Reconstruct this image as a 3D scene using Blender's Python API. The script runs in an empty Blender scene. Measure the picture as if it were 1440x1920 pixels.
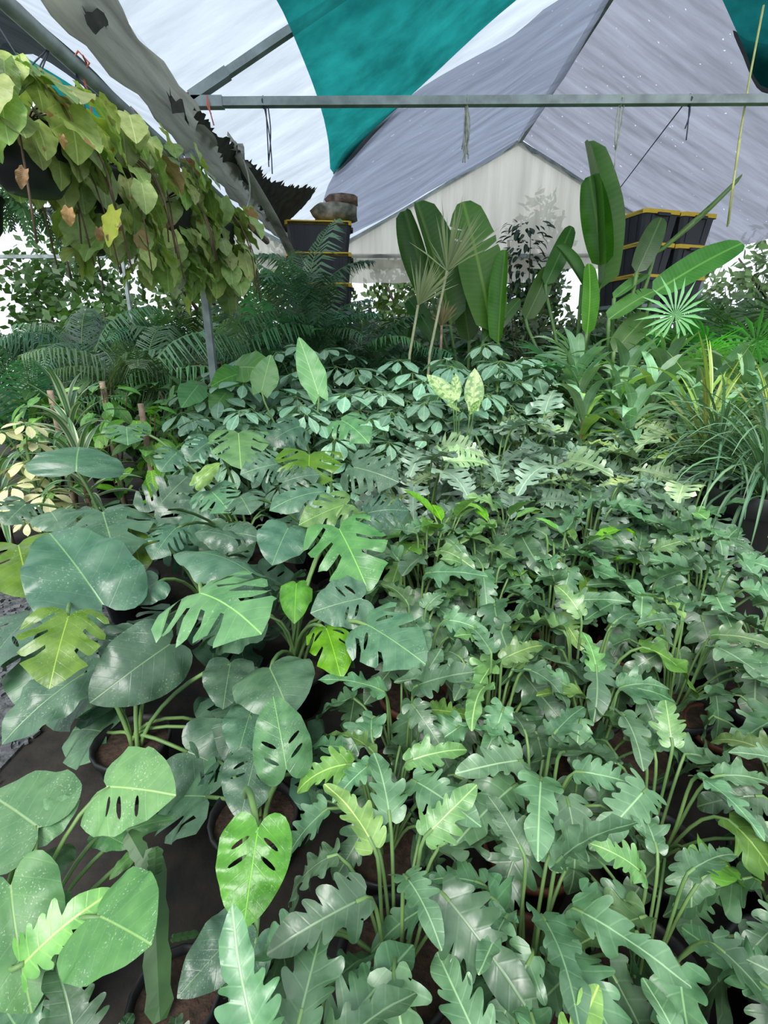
import bpy, math, random
import numpy as np
from mathutils import Vector, Matrix, geometry

# ------------------------------------------------------------------ camera, sky, sun, exposure
FPX, PITCH, YAW, CAMH = 900.0, math.radians(18.72), math.radians(0.57), 1.6
scene = bpy.context.scene
COL = scene.collection
cam_data = bpy.data.cameras.new('camera')
cam_data.sensor_fit = 'VERTICAL'
cam_data.sensor_height = 36.0
cam_data.lens = FPX / 1920.0 * 36.0
cam_data.clip_start = 0.05
cam = bpy.data.objects.new('camera', cam_data)
cam.location = (0, 0, CAMH)
cam.rotation_euler = (math.pi / 2 - PITCH, 0, YAW)
COL.objects.link(cam)
scene.camera = cam

world = bpy.data.worlds.new('overcast_sky')
scene.world = world
world.use_nodes = True
bg = world.node_tree.nodes['Background']
bg.inputs[0].default_value = (0.86, 0.94, 1.0, 1)
bg.inputs[1].default_value = 1.25

sun_data = bpy.data.lights.new('sun', 'SUN')
sun_data.energy = 3.9
sun_data.angle = math.radians(32)
sun_data.color = (1.0, 0.98, 0.93)
sun = bpy.data.objects.new('sun', sun_data)
sun.rotation_euler = (math.radians(44), math.radians(0), math.radians(-14))
COL.objects.link(sun)

scene.view_settings.view_transform = 'Standard'
scene.view_settings.look = 'None'
scene.view_settings.gamma = 1.0
scene.view_settings.use_curve_mapping = False
scene.view_settings.exposure = 0.1
scene.cycles.transparent_max_bounces = 12
scene.cycles.max_bounces = 5
scene.cycles.diffuse_bounces = 3
scene.cycles.transmission_bounces = 4
scene.cycles.use_denoising = True
scene.cycles.adaptive_threshold = 0.03

# ------------------------------------------------------------------ pixel -> world helpers
_R = cam.rotation_euler.to_matrix()
CAMP = Vector((0, 0, CAMH))
def ray(px, py):
    return _R @ Vector(((px - 720) / FPX, (960 - py) / FPX, -1.0))
def at_z(px, py, z):
    d = ray(px, py); t = (z - CAMH) / d.z
    return CAMP + d * t
def at_y(px, py, y):
    d = ray(px, py); return CAMP + d * (y / d.y)
def at_plane(px, py, p0, n):
    d = ray(px, py); return CAMP + d * ((Vector(p0) - CAMP).dot(n) / d.dot(n))

rng = random.Random(7)
def U(a, b): return rng.uniform(a, b)
ORD = ['first', 'second', 'third', 'fourth', 'fifth', 'sixth', 'seventh', 'eighth', 'ninth', 'tenth', 'eleventh', 'twelfth']

# ------------------------------------------------------------------ materials
def new_mat(name):
    m = bpy.data.materials.new(name); m.use_nodes = True
    t = m.node_tree; t.nodes.clear()
    out = t.nodes.new('ShaderNodeOutputMaterial')
    return m, t, out
def N(t, typ, **kw):
    n = t.nodes.new(typ)
    for k, v in kw.items():
        if k.startswith('i_'):
            key = k[2:]
            n.inputs[int(key) if key.isdigit() else key].default_value = v
        else: setattr(n, k, v)
    return n
def L(t, a, b): t.links.new(a, b)
def math_n(t, op, a, b=None, c=None, clamp=False):
    n = t.nodes.new('ShaderNodeMath'); n.operation = op; n.use_clamp = clamp
    for i, v in enumerate((a, b, c)):
        if v is None: continue
        if isinstance(v, (int, float)): n.inputs[i].default_value = v
        else: t.links.new(v, n.inputs[i])
    return n.outputs[0]
def mixc(t, fac, a, b, mode='MIX'):
    n = t.nodes.new('ShaderNodeMix'); n.data_type = 'RGBA'; n.blend_type = mode
    for s, v in ((n.inputs[0], fac), (n.inputs[6], a), (n.inputs[7], b)):
        if isinstance(v, (int, float)): s.default_value = v
        elif isinstance(v, tuple): s.default_value = (v[0], v[1], v[2], 1)
        else: t.links.new(v, s)
    return n.outputs[2]
def remap(t, v, a, b, c, d):
    n = t.nodes.new('ShaderNodeMapRange'); n.inputs[1].default_value = a; n.inputs[2].default_value = b
    n.inputs[3].default_value = c; n.inputs[4].default_value = d
    t.links.new(v, n.inputs[0]); return n.outputs[0]

def leaf_mat(name, c1, c2, vein, rough=0.42, nv=9.0, k=0.9, mid=0.018, vw=0.16, vs=0.55, specks=0.0, transl=0.22, vary=0.3, stripes=None, blot=None, spec=0.5, browned=0.0):
    m, t, out = new_mat(name)
    uv = N(t, 'ShaderNodeTexCoord'); oi = N(t, 'ShaderNodeObjectInfo')
    sp = N(t, 'ShaderNodeSeparateXYZ'); L(t, uv.outputs['UV'], sp.inputs[0])
    ax = math_n(t, 'ABSOLUTE', sp.outputs[0])
    midm = remap(t, ax, mid * 0.3, mid, 1, 0)
    s = math_n(t, 'MULTIPLY', math_n(t, 'SUBTRACT', sp.outputs[1], math_n(t, 'MULTIPLY', ax, k)), nv)
    f = math_n(t, 'ABSOLUTE', math_n(t, 'SUBTRACT', math_n(t, 'FRACT', math_n(t, 'ADD', s, 20.0)), 0.5))
    side = math_n(t, 'MULTIPLY', remap(t, f, 0.0, vw, 1, 0), vs)
    veinm = math_n(t, 'MAXIMUM', midm, side)
    off = N(t, 'ShaderNodeVectorMath', operation='ADD'); L(t, uv.outputs['UV'], off.inputs[0])
    cx = N(t, 'ShaderNodeCombineXYZ'); rr = math_n(t, 'MULTIPLY', oi.outputs['Random'], 60.0)
    L(t, rr, cx.inputs[0]); L(t, rr, cx.inputs[2]); L(t, cx.outputs[0], off.inputs[1])
    nz = N(t, 'ShaderNodeTexNoise', i_Scale=5.0, i_Detail=3.0); L(t, off.outputs[0], nz.inputs['Vector'])
    col = mixc(t, remap(t, nz.outputs[0], 0.35, 0.68, 0, 1), c1, c2)
    if stripes:   # pale bands running along the blade
        b = remap(t, ax, stripes[0], stripes[0] + 0.003, 0, 1)
        col = mixc(t, b, col, stripes[1])
    if blot:      # pale blotches between the veins
        nb = N(t, 'ShaderNodeTexNoise', i_Scale=11.0, i_Detail=2.0); L(t, off.outputs[0], nb.inputs['Vector'])
        bm = math_n(t, 'MULTIPLY', remap(t, nb.outputs[0], 0.42, 0.52, 0, 1), remap(t, ax, 0.1, 0.24, 1, 0))
        col = mixc(t, bm, col, blot)
    col = mixc(t, veinm, col, vein)
    if browned:
        nb2 = N(t, 'ShaderNodeTexNoise', i_Scale=2.2, i_Detail=4.0); L(t, off.outputs[0], nb2.inputs['Vector'])
        col = mixc(t, remap(t, nb2.outputs[0], 0.66 - browned, 0.72 - browned, 0, 1), col, (0.22, 0.13, 0.06))
    col = mixc(t, 1.0, col, oi.outputs['Color'], 'MULTIPLY')
    r2 = math_n(t, 'FRACT', math_n(t, 'MULTIPLY', oi.outputs['Random'], 37.7))
    hv = N(t, 'ShaderNodeHueSaturation'); L(t, col, hv.inputs['Color'])
    L(t, remap(t, oi.outputs['Random'], 0, 1, 1 - vary, 1 + vary), hv.inputs['Value'])
    L(t, remap(t, r2, 0, 1, 0.488, 0.512), hv.inputs['Hue'])
    L(t, remap(t, r2, 0, 1, 0.92, 1.12), hv.inputs['Saturation'])
    col = hv.outputs[0]
    rgh = remap(t, nz.outputs[0], 0.3, 0.7, rough - 0.06, rough + 0.1)
    if specks:
        ns = N(t, 'ShaderNodeTexNoise', i_Scale=46.0, i_Detail=2.0); L(t, off.outputs[0], ns.inputs['Vector'])
        nl = N(t, 'ShaderNodeTexNoise', i_Scale=3.0, i_Detail=2.0); L(t, off.outputs[0], nl.inputs['Vector'])
        sm = math_n(t, 'MULTIPLY', remap(t, ns.outputs[0], 0.6, 0.7, 0, 1), remap(t, nl.outputs[0], 0.45, 0.65, 0, specks))
        col = mixc(t, sm, col, (0.55, 0.62, 0.52))
    p = N(t, 'ShaderNodeBsdfPrincipled'); L(t, col, p.inputs['Base Color']); L(t, rgh, p.inputs['Roughness'])
    p.inputs['Specular IOR Level'].default_value = spec
    bmp = N(t, 'ShaderNodeBump', i_Strength=0.25, i_Distance=0.01)
    L(t, math_n(t, 'ADD', math_n(t, 'MULTIPLY', veinm, -0.5), nz.outputs[0]), bmp.inputs['Height'])
    L(t, bmp.outputs[0], p.inputs['Normal'])
    tr = N(t, 'ShaderNodeBsdfTranslucent')
    L(t, mixc(t, 1.0, col, (1.25, 1.35, 0.55), 'MULTIPLY'), tr.inputs[0])
    mx = N(t, 'ShaderNodeMixShader', i_0=transl); L(t, p.outputs[0], mx.inputs[1]); L(t, tr.outputs[0], mx.inputs[2])
    L(t, mx.outputs[0], out.inputs[0])
    return m

def solid_mat(name, c, rough=0.6, metal=0.0, noise=0.0, nscale=8.0, c2=None, bump=0.0, spec=0.4, usecol=False):
    m, t, out = new_mat(name)
    p = N(t, 'ShaderNodeBsdfPrincipled'); p.inputs['Roughness'].default_value = rough
    p.inputs['Metallic'].default_value = metal; p.inputs['Specular IOR Level'].default_value = spec
    tc = N(t, 'ShaderNodeTexCoord')
    nz = N(t, 'ShaderNodeTexNoise', i_Scale=nscale, i_Detail=5.0); L(t, tc.outputs['Object'], nz.inputs['Vector'])
    c2 = c2 or tuple(x * (1 - noise) for x in c)
    col = mixc(t, remap(t, nz.outputs[0], 0.38, 0.64, 0, 1), c, c2)
    if usecol:
        oi = N(t, 'ShaderNodeObjectInfo'); col = mixc(t, 1.0, col, oi.outputs['Color'], 'MULTIPLY')
    L(t, col, p.inputs['Base Color'])
    if bump:
        b = N(t, 'ShaderNodeBump', i_Strength=bump, i_Distance=0.02); L(t, nz.outputs[0], b.inputs['Height']); L(t, b.outputs[0], p.inputs['Normal'])
    L(t, p.outputs[0], out.inputs[0])
    return m

def sheet_mat(name, clear, diff, share, streak=(0.4, 6.0, 1.0), contrast=0.25, holes=0.0, bump=0.3, refl=0.15):
    """thin plastic or woven cloth: part of the light passes straight, part is scattered through"""
    m, t, out = new_mat(name)
    tc = N(t, 'ShaderNodeTexCoord'); mp = N(t, 'ShaderNodeMapping'); mp.inputs['Scale'].default_value = streak
    mp.inputs['Rotation'].default_value = (0, 0, 0.5)
    L(t, tc.outputs['Object'], mp.inputs[0])
    nz = N(t, 'ShaderNodeTexNoise', i_Scale=1.6, i_Detail=6.0, i_Roughness=0.6); L(t, mp.outputs[0], nz.inputs['Vector'])
    f = remap(t, nz.outputs[0], 0.3, 0.7, 1 - contrast, 1 + contrast * 0.6)
    fcol = N(t, 'ShaderNodeCombineColor'); [L(t, f, fcol.inputs[i]) for i in range(3)]
    cc = mixc(t, 1.0, clear, fcol.outputs[0], 'MULTIPLY'); dc = mixc(t, 1.0, diff, fcol.outputs[0], 'MULTIPLY')
    if holes:
        ns = N(t, 'ShaderNodeTexNoise', i_Scale=17.0, i_Detail=1.0); L(t, tc.outputs['Object'], ns.inputs['Vector'])
        cc = mixc(t, remap(t, ns.outputs[0], holes, holes + 0.03, 0, 1), cc, (0.95, 0.95, 0.95))
    a = N(t, 'ShaderNodeBsdfTransparent'); L(t, cc, a.inputs[0])
    b = N(t, 'ShaderNodeBsdfTranslucent'); L(t, dc, b.inputs[0])
    d = N(t, 'ShaderNodeBsdfDiffuse'); L(t, dc, d.inputs[0])
    bm = N(t, 'ShaderNodeBump', i_Strength=bump, i_Distance=0.03); L(t, nz.outputs[0], bm.inputs['Height'])
    L(t, bm.outputs[0], b.inputs['Normal']); L(t, bm.outputs[0], d.inputs['Normal'])
    m1 = N(t, 'ShaderNodeMixShader', i_0=refl); L(t, b.outputs[0], m1.inputs[1]); L(t, d.outputs[0], m1.inputs[2])
    m2 = N(t, 'ShaderNodeMixShader', i_0=share); L(t, a.outputs[0], m2.inputs[1]); L(t, m1.outputs[0], m2.inputs[2])
    L(t, m2.outputs[0], out.inputs[0])
    return m

M = {}
M['xanadu'] = leaf_mat('lobed_leaf', (0.06, 0.15, 0.065), (0.105, 0.22, 0.105), (0.25, 0.41, 0.21), rough=0.4, nv=8, k=0.6, mid=0.013, vw=0.1, vs=0.22, vary=0.42, transl=0.1, spec=1.0)
M['selloum'] = leaf_mat('deep_lobed_leaf', (0.13, 0.23, 0.155), (0.24, 0.36, 0.265), (0.33, 0.46, 0.31), rough=0.36, nv=10, k=0.5, mid=0.013, vs=0.15, vary=0.5, transl=0.1, spec=1.0)
M['monstera'] = leaf_mat('monstera_leaf', (0.05, 0.115, 0.068), (0.085, 0.17, 0.098), (0.17, 0.3, 0.13), rough=0.3, nv=7, k=0.75, mid=0.01, vw=0.05, vs=0.22, specks=0.35, vary=0.25, transl=0.12)
M['heart'] = leaf_mat('heart_leaf', (0.085, 0.21, 0.085), (0.12, 0.27, 0.105), (0.26, 0.42, 0.17), nv=6, k=0.6, mid=0.014, vw=0.07, vs=0.2, specks=0.7, vary=0.2)
M['vine'] = leaf_mat('vine_leaf', (0.2, 0.255, 0.08), (0.3, 0.35, 0.13), (0.38, 0.45, 0.2), nv=6, k=0.7, mid=0.02, vw=0.1, vs=0.25, vary=0.4, transl=0.3, browned=0.02)
M['deadleaf'] = leaf_mat('withered_leaf', (0.3, 0.17, 0.09), (0.4, 0.24, 0.14), (0.45, 0.3, 0.18), rough=0.7, vary=0.3)
M['yellowleaf'] = leaf_mat('yellowed_leaf', (0.5, 0.62, 0.06), (0.6, 0.62, 0.08), (0.6, 0.65, 0.2), vary=0.1, browned=0.1)
M['schefflera'] = leaf_mat('umbrella_leaf', (0.17, 0.33, 0.22), (0.24, 0.42, 0.29), (0.35, 0.52, 0.36), nv=8, k=0.6, mid=0.03, vs=0.12, vary=0.45, rough=0.34, transl=0.15)
M['alocasia'] = leaf_mat('elephant_ear_leaf', (0.12, 0.27, 0.11), (0.16, 0.33, 0.14), (0.34, 0.5, 0.24), nv=7, k=0.75, mid=0.014, vw=0.08, vs=0.5, vary=0.15)
M['dieff'] = leaf_mat('dumb_cane_leaf', (0.09, 0.24, 0.07), (0.12, 0.3, 0.08), (0.3, 0.44, 0.16), nv=11, k=0.8, mid=0.02, vs=0.3, blot=(0.4, 0.54, 0.23), vary=0.1)
M['aglaonema'] = leaf_mat('aglaonema_leaf', (0.08, 0.2, 0.06), (0.13, 0.29, 0.08), (0.25, 0.4, 0.13), nv=9, k=0.8, mid=0.016, vs=0.25, vary=0.25)
M['strap'] = leaf_mat('strap_leaf', (0.17, 0.32, 0.155), (0.27, 0.43, 0.26), (0.36, 0.52, 0.2), nv=0.01, mid=0.003, vs=0.0, vary=0.4, transl=0.18, spec=0.8)
M['grass'] = leaf_mat('arching_narrow_leaf', (0.07, 0.16, 0.085), (0.12, 0.24, 0.14), (0.2, 0.32, 0.18), nv=0.01, mid=0.003, vs=0.0, vary=0.4)
M['stripe'] = leaf_mat('white_edged_leaf', (0.07, 0.17, 0.07), (0.1, 0.22, 0.1), (0.16, 0.3, 0.14), nv=0.01, mid=0.004, vs=0.0, stripes=(0.011, (0.5, 0.58, 0.4)), vary=0.2)
M['varieg'] = leaf_mat('cream_umbrella_leaf', (0.6, 0.6, 0.34), (0.5, 0.54, 0.26), (0.66, 0.66, 0.4), nv=8, k=0.6, mid=0.02, vs=0.1, vary=0.15, transl=0.12)
M['palm'] = leaf_mat('palm_frond', (0.06, 0.14, 0.068), (0.105, 0.21, 0.105), (0.13, 0.25, 0.12), nv=0.01, mid=0.0, vs=0.0, vary=0.5, spec=0.8)
M['palebrush'] = leaf_mat('pale_tuft', (0.28, 0.34, 0.17), (0.4, 0.44, 0.24), (0.4, 0.44, 0.24), nv=0.01, mid=0.0, vs=0.0, vary=0.2)
M['strel'] = leaf_mat('paddle_leaf', (0.075, 0.19, 0.04), (0.11, 0.25, 0.06), (0.22, 0.38, 0.1), nv=26, k=0.25, mid=0.016, vw=0.3, vs=0.14, rough=0.36, transl=0.3, vary=0.15)
M['shrub'] = leaf_mat('shrub_leaf', (0.07, 0.17, 0.07), (0.11, 0.24, 0.09), (0.2, 0.32, 0.14), vary=0.4)
M['darkshrub'] = leaf_mat('dark_glossy_leaf', (0.025, 0.05, 0.035), (0.04, 0.075, 0.045), (0.06, 0.1, 0.06), vary=0.4)
M['purple'] = leaf_mat('purple_leaf', (0.06, 0.035, 0.05), (0.1, 0.07, 0.08), (0.14, 0.09, 0.1), vary=0.4)
M['treeleaf'] = leaf_mat('tree_leaf', (0.05, 0.11, 0.035), (0.09, 0.16, 0.05), (0.1, 0.18, 0.06), vary=0.3, transl=0.3)
M['stem'] = solid_mat('green_stalk', (0.16, 0.28, 0.09), 0.5, c2=(0.1, 0.2, 0.07), nscale=6)
M['palestem'] = solid_mat('pale_cane', (0.42, 0.42, 0.26), 0.6, c2=(0.3, 0.33, 0.18), nscale=20)
M['woodystem'] = solid_mat('brown_stem', (0.13, 0.085, 0.05), 0.8, noise=0.5, nscale=20, bump=0.4)
M['stake'] = solid_mat('bare_wood_stake', (0.36, 0.27, 0.2), 0.8, c2=(0.17, 0.12, 0.08), nscale=18, bump=0.3)
M['pot'] = solid_mat('black_nursery_plastic', (0.018, 0.019, 0.021), 0.45, noise=0.3, nscale=9)
M['terra'] = solid_mat('brown_pot_plastic', (0.12, 0.045, 0.026), 0.55, noise=0.3, nscale=7)
M['soil'] = solid_mat('potting_soil', (0.03, 0.019, 0.014), 0.95, nscale=40, bump=0.8, c2=(0.06, 0.035, 0.024))
M['steel'] = solid_mat('weathered_galvanised_steel', (0.27, 0.32, 0.32), 0.5, metal=0.35, noise=0.35, nscale=9)
M['rust'] = solid_mat('rusty_joint', (0.24, 0.1, 0.07), 0.8, noise=0.5, nscale=25, bump=0.3)
M['tarp'] = sheet_mat('grey_weathered_tarp', (0.15, 0.15, 0.14), (0.47, 0.47, 0.41), 0.88, streak=(5, 0.4, 7), contrast=0.55, refl=0.45, bump=0.6)
M['ragged_sheet'] = solid_mat('dark_ragged_sheet', (0.05, 0.05, 0.045), 0.9, noise=0.5, nscale=12, bump=0.5)
M['bin'] = solid_mat('black_tote_plastic', (0.028, 0.03, 0.04), 0.5, noise=0.2, nscale=4)
M['lid'] = solid_mat('yellow_tote_lid', (0.78, 0.5, 0.04), 0.5, noise=0.12, nscale=5)
M['bag'] = solid_mat('mottled_sack', (0.34, 0.3, 0.24), 0.6, c2=(0.1, 0.1, 0.07), nscale=9, bump=0.6)
M['bagred'] = solid_mat('reddish_sack', (0.32, 0.2, 0.15), 0.7, c2=(0.12, 0.08, 0.06), nscale=14, bump=0.6)
M['string'] = solid_mat('dull_string', (0.4, 0.42, 0.36), 0.8, noise=0.4, nscale=30)
M['darkstring'] = solid_mat('dark_cord', (0.05, 0.06, 0.08), 0.8)
M['yellowrope'] = solid_mat('yellow_rope', (0.5, 0.52, 0.2), 0.8, noise=0.2, nscale=20)
M['redtie'] = solid_mat('red_ribbon_tie', (0.55, 0.14, 0.1), 0.7)
M['cactus'] = solid_mat('flat_green_stem', (0.05, 0.12, 0.04), 0.5, c2=(0.035, 0.085, 0.03), nscale=9)
M['bark'] = solid_mat('tree_bark', (0.09, 0.07, 0.055), 0.9, noise=0.4, nscale=9, bump=0.5)
M['ground'] = solid_mat('dark_bare_earth', (0.032, 0.027, 0.022), 0.95, noise=0.5, nscale=9, bump=0.8, c2=(0.016, 0.015, 0.014))
M['concrete'] = solid_mat('pale_concrete', (0.42, 0.38, 0.33), 0.9, noise=0.35, nscale=7, bump=0.4)
M['gravel'] = solid_mat('grey_grit', (0.12, 0.13, 0.14), 0.9, noise=0.6, nscale=30, bump=1.0)
M['stone'] = solid_mat('grey_stone', (0.14, 0.15, 0.165), 0.9, noise=0.4, nscale=20, bump=0.5)
M['plastic'] = sheet_mat('white_greenhouse_plastic', (0.26, 0.3, 0.36), (0.6, 0.66, 0.74), 0.66, streak=(0.6, 3.0, 1.0), contrast=0.22)
M['greycloth'] = sheet_mat('grey_shade_cloth', (0.17, 0.18, 0.225), (0.33, 0.345, 0.41), 0.5, streak=(0.5, 4.0, 0.8), contrast=0.3, holes=0.75)
M['greycloth2'] = sheet_mat('thin_grey_shade_cloth', (0.3, 0.315, 0.37), (0.52, 0.54, 0.62), 0.5, streak=(0.5, 4.0, 0.8), contrast=0.28, holes=0.75)
M['teal'] = sheet_mat('teal_shade_cloth', (0.01, 0.25, 0.215), (0.03, 0.36, 0.32), 0.6, streak=(2, 2, 2), contrast=0.4)
M['darkcloth'] = sheet_mat('charcoal_shade_cloth', (0.05, 0.06, 0.06), (0.08, 0.085, 0.08), 0.5, contrast=0.3)
M['curtain'] = sheet_mat('milky_gable_plastic', (0.5, 0.48, 0.43), (0.92, 0.88, 0.8), 0.7, streak=(3, 1, 0.2), contrast=0.2, refl=0.1)

# ------------------------------------------------------------------ mesh collecting
class MB:
    def __init__(s): s.v, s.f, s.m, s.uv = [], [], [], []
    def add(s, verts, faces, mi=0, uvs=None, mat=None):
        o = len(s.v)
        s.v += [tuple(mat @ Vector(v)) if mat is not None else tuple(v) for v in verts]
        s.uv += list(uvs) if uvs is not None else [(0.1, 0.5)] * len(verts)
        s.f += [tuple(i + o for i in f) for f in faces]; s.m += [mi] * len(faces)
        return s
    def box(s, c, size, mi=0, rot=None):
        x, y, z = (a / 2 for a in size)
        vs = [Vector((i * x, j * y, k * z)) for k in (-1, 1) for j in (-1, 1) for i in (-1, 1)]
        if rot is not None: vs = [rot @ v for v in vs]
        vs = [v + Vector(c) for v in vs]
        return s.add(vs, [(0, 2, 3, 1), (4, 5, 7, 6), (0, 1, 5, 4), (2, 6, 7, 3), (0, 4, 6, 2), (1, 3, 7, 5)], mi)
    def beam(s, a, b, w, h=None, mi=0):
        a, b = Vector(a), Vector(b); h = h or w
        d = (b - a); l = d.length; d.normalize()
        up = Vector((0, 0, 1)) if abs(d.z) < 0.95 else Vector((0, 1, 0))
        x = d.cross(up).normalized(); z = x.cross(d)
        rot = Matrix((x, d, z)).transposed()
        return s.box((a + b) / 2, (w, l, h), mi, rot)
    def tube(s, pts, rad, mi=0, sides=6, cap=True):
        pts = [Vector(p) for p in pts]; n = len(pts)
        if not isinstance(rad, (list, tuple)): rad = [rad] * n
        vs, fs = [], []
        ref = None
        for i, p in enumerate(pts):
            d = (pts[min(i + 1, n - 1)] - pts[max(i - 1, 0)])
            d = d.normalized() if d.length > 1e-9 else Vector((0, 0, 1))
            if ref is None: ref = d.orthogonal().normalized()
            x = (ref - d * ref.dot(d))
            x = x.normalized() if x.length > 1e-6 else d.orthogonal().normalized()
            ref = x; y = d.cross(x)
            for k in range(sides):
                a = 2 * math.pi * k / sides
                vs.append(p + (x * math.cos(a) + y * math.sin(a)) * rad[i])
        for i in range(n - 1):
            for k in range(sides):
                k2 = (k + 1) % sides
                fs.append((i * sides + k, i * sides + k2, (i + 1) * sides + k2, (i + 1) * sides + k))
        if cap:
            fs.append(tuple(range(sides - 1, -1, -1))); fs.append(tuple((n - 1) * sides + k for k in range(sides)))
        return s.add(vs, fs, mi)
    def lathe(s, prof, seg=20, mi=0, c=(0, 0, 0)):
        vs, fs = [], []
        for r, z in prof:
            for k in range(seg):
                a = 2 * math.pi * k / seg
                vs.append((c[0] + r * math.cos(a), c[1] + r * math.sin(a), c[2] + z))
        for i in range(len(prof) - 1):
            for k in range(seg):
                k2 = (k + 1) % seg
                fs.append((i * seg + k, i * seg + k2, (i + 1) * seg + k2, (i + 1) * seg + k))
        return s.add(vs, fs, mi)
    def mesh(s, name, mats, smooth=True):
        me = bpy.data.meshes.new(name); me.from_pydata(s.v, [], s.f)
        for m in mats: me.materials.append(M[m])
        if len(mats) > 1: me.polygons.foreach_set('material_index', s.m)
        uvl = me.uv_layers.new(name='UVMap')
        vi = np.empty(len(me.loops), dtype=np.int32); me.loops.foreach_get('vertex_index', vi)
        uvl.data.foreach_set('uv', np.asarray(s.uv, dtype=np.float32)[vi].ravel())
        if smooth: me.polygons.foreach_set('use_smooth', [True] * len(me.polygons))
        me.update(); return me
    def build(s, name, mats, parent=None, smooth=True):
        if isinstance(mats, str): mats = [mats]
        return obj(name, s.mesh(name, mats, smooth), parent)

def obj(name, data, parent=None, mw=None, color=None):
    o = bpy.data.objects.new(name, data); COL.objects.link(o)
    if parent is not None: o.parent = parent
    if mw is not None: o.matrix_basis = mw
    if color is not None: o.color = (color[0], color[1], color[2], 1)
    return o
def tag(o, label, cat, group=None, kind=None):
    o['label'] = label; o['category'] = cat
    if group: o['group'] = group
    if kind: o['kind'] = kind
    return o
def thing(name, label, cat, loc=(0, 0, 0), rz=0, group=None):
    o = bpy.data.objects.new(name, None); COL.objects.link(o); o.empty_display_size = 0.05
    o.location = loc; o.rotation_euler = (0, 0, rz)
    return tag(o, label, cat, group)
def copy_tree(root, loc, rz, scale=1.0, label=None, tint=None):
    r = root.copy(); COL.objects.link(r); r.location = loc; r.rotation_euler = (0, 0, rz)
    r.scale = (scale,) * 3 if isinstance(scale, (int, float)) else scale
    if label: r['label'] = label
    for ch in root.children:
        c = ch.copy(); COL.objects.link(c); c.parent = r
        if tint: c.color = tint(c)
        for g in ch.children:
            d = g.copy(); COL.objects.link(d); d.parent = c
    return r

# ------------------------------------------------------------------ leaf blades
def catmull(pts, n=2, closed=True):
    P = np.array(pts, float); m = len(P); out = []
    for i in range(m if closed else m - 1):
        p0, p1, p2, p3 = (P[(i - 1) % m], P[i], P[(i + 1) % m], P[(i + 2) % m]) if closed else (P[max(i - 1, 0)], P[i], P[i + 1], P[min(i + 2, m - 1)])
        for k in range(n):
            t = k / n
            out.append(0.5 * (2 * p1 + (p2 - p0) * t + (2 * p0 - 5 * p1 + 4 * p2 - p3) * t * t + (3 * p1 - p0 - 3 * p2 + p3) * t ** 3))
    if not closed: out.append(P[-1])
    return np.array(out)
def inside(pts, poly):
    x, y = pts[:, 0], pts[:, 1]; r = np.zeros(len(pts), bool); j = len(poly) - 1
    for i in range(len(poly)):
        xi, yi = poly[i]; xj, yj = poly[j]
        c = ((yi > y) != (yj > y)) & (x < (xj - xi) * (y - yi) / ((yj - yi) or 1e-12) + xi)
        r ^= c; j = i
    return r
def tri_fill(outline, holes=(), res=0.09):
    outline = np.asarray(outline, float)
    lo, hi = outline.min(0), outline.max(0)
    gx = np.arange(math.ceil(lo[0] / res) * res, hi[0], res); gy = np.arange(lo[1] + res * 0.5, hi[1], res)
    g = np.array([(x, y) for y in gy for x in gx])
    if len(g):
        g = g[inside(g, outline)]
        for h in holes:
            if len(g): g = g[~inside(g, h)]
        rings = np.concatenate([outline] + [np.asarray(h) for h in holes])
        if len(g):
            dist = np.sqrt(((g[:, None, :] - rings[None]) ** 2).sum(2)).min(1)
            g = g[dist > res * 0.35]
    vs, es = [], []
    for loop in [outline] + list(holes):
        o = len(vs); n = len(loop); vs += [Vector((p[0], p[1])) for p in loop]
        es += [(o + i, o + (i + 1) % n) for i in range(n)]
    vs += [Vector((p[0], p[1])) for p in g]
    vc, _, fs = geometry.delaunay_2d_cdt(vs, es, [], 0, 1e-6)[:3]
    V = np.array([(v.x, v.y) for v in vc]); F = np.array([f for f in fs if len(f) == 3])
    cen = V[F].mean(1); keep = inside(cen, outline)
    for h in holes: keep &= ~inside(cen, h)
    F = F[keep]
    a, b, c = V[F[:, 0]], V[F[:, 1]], V[F[:, 2]]
    cr = (b[:, 0] - a[:, 0]) * (c[:, 1] - a[:, 1]) - (b[:, 1] - a[:, 1]) * (c[:, 0] - a[:, 0])
    F[cr < 0] = F[cr < 0][:, ::-1]
    return V, [tuple(int(i) for i in f) for f in F]
def mirror(half_r, half_l=None):
    l = half_l if half_l is not None else half_r
    return [(x, y) for x, y in half_r] + [(-x, y) for x, y in reversed(l) if abs(x) > 1e-6]
def o_xanadu(r, m=5, depth=0.4, wide=1.0):
    end = r.uniform(0.52, 0.64)
    def half():
        p = [(0, 0.0), (0.07 * wide, -0.05)]
        env = lambda y: wide * (0.2 + 0.07 * math.sin(min(1, max(0, y) / 0.55) * math.pi) - 0.04 * max(0, y - 0.3) / 0.3)
        y = -0.06
        for i in range(m):
            st = (end + 0.06) / m * r.uniform(0.8, 1.2); e = env(y + st * 0.6) * r.uniform(0.78, 1.22)
            p += [(e * 0.78, y + st * 0.22), (e * 0.98, y + st * 0.62), (e * 1.02, y + st * 0.9), (e * 0.88, y + st * 1.04)]
            p.append((env(y + st) * (1 - depth * r.uniform(0.55, 1.3)), y + st * 0.88)); y += st
        p += [(0.145 * wide, y + 0.07), (0.15 * wide, (y + 0.09) * 0.6 + 0.34), (0.095 * wide, 0.89), (0.03, 0.98), (0, 1.0)]
        return p
    return catmull(mirror(half(), half()), 2)
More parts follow.
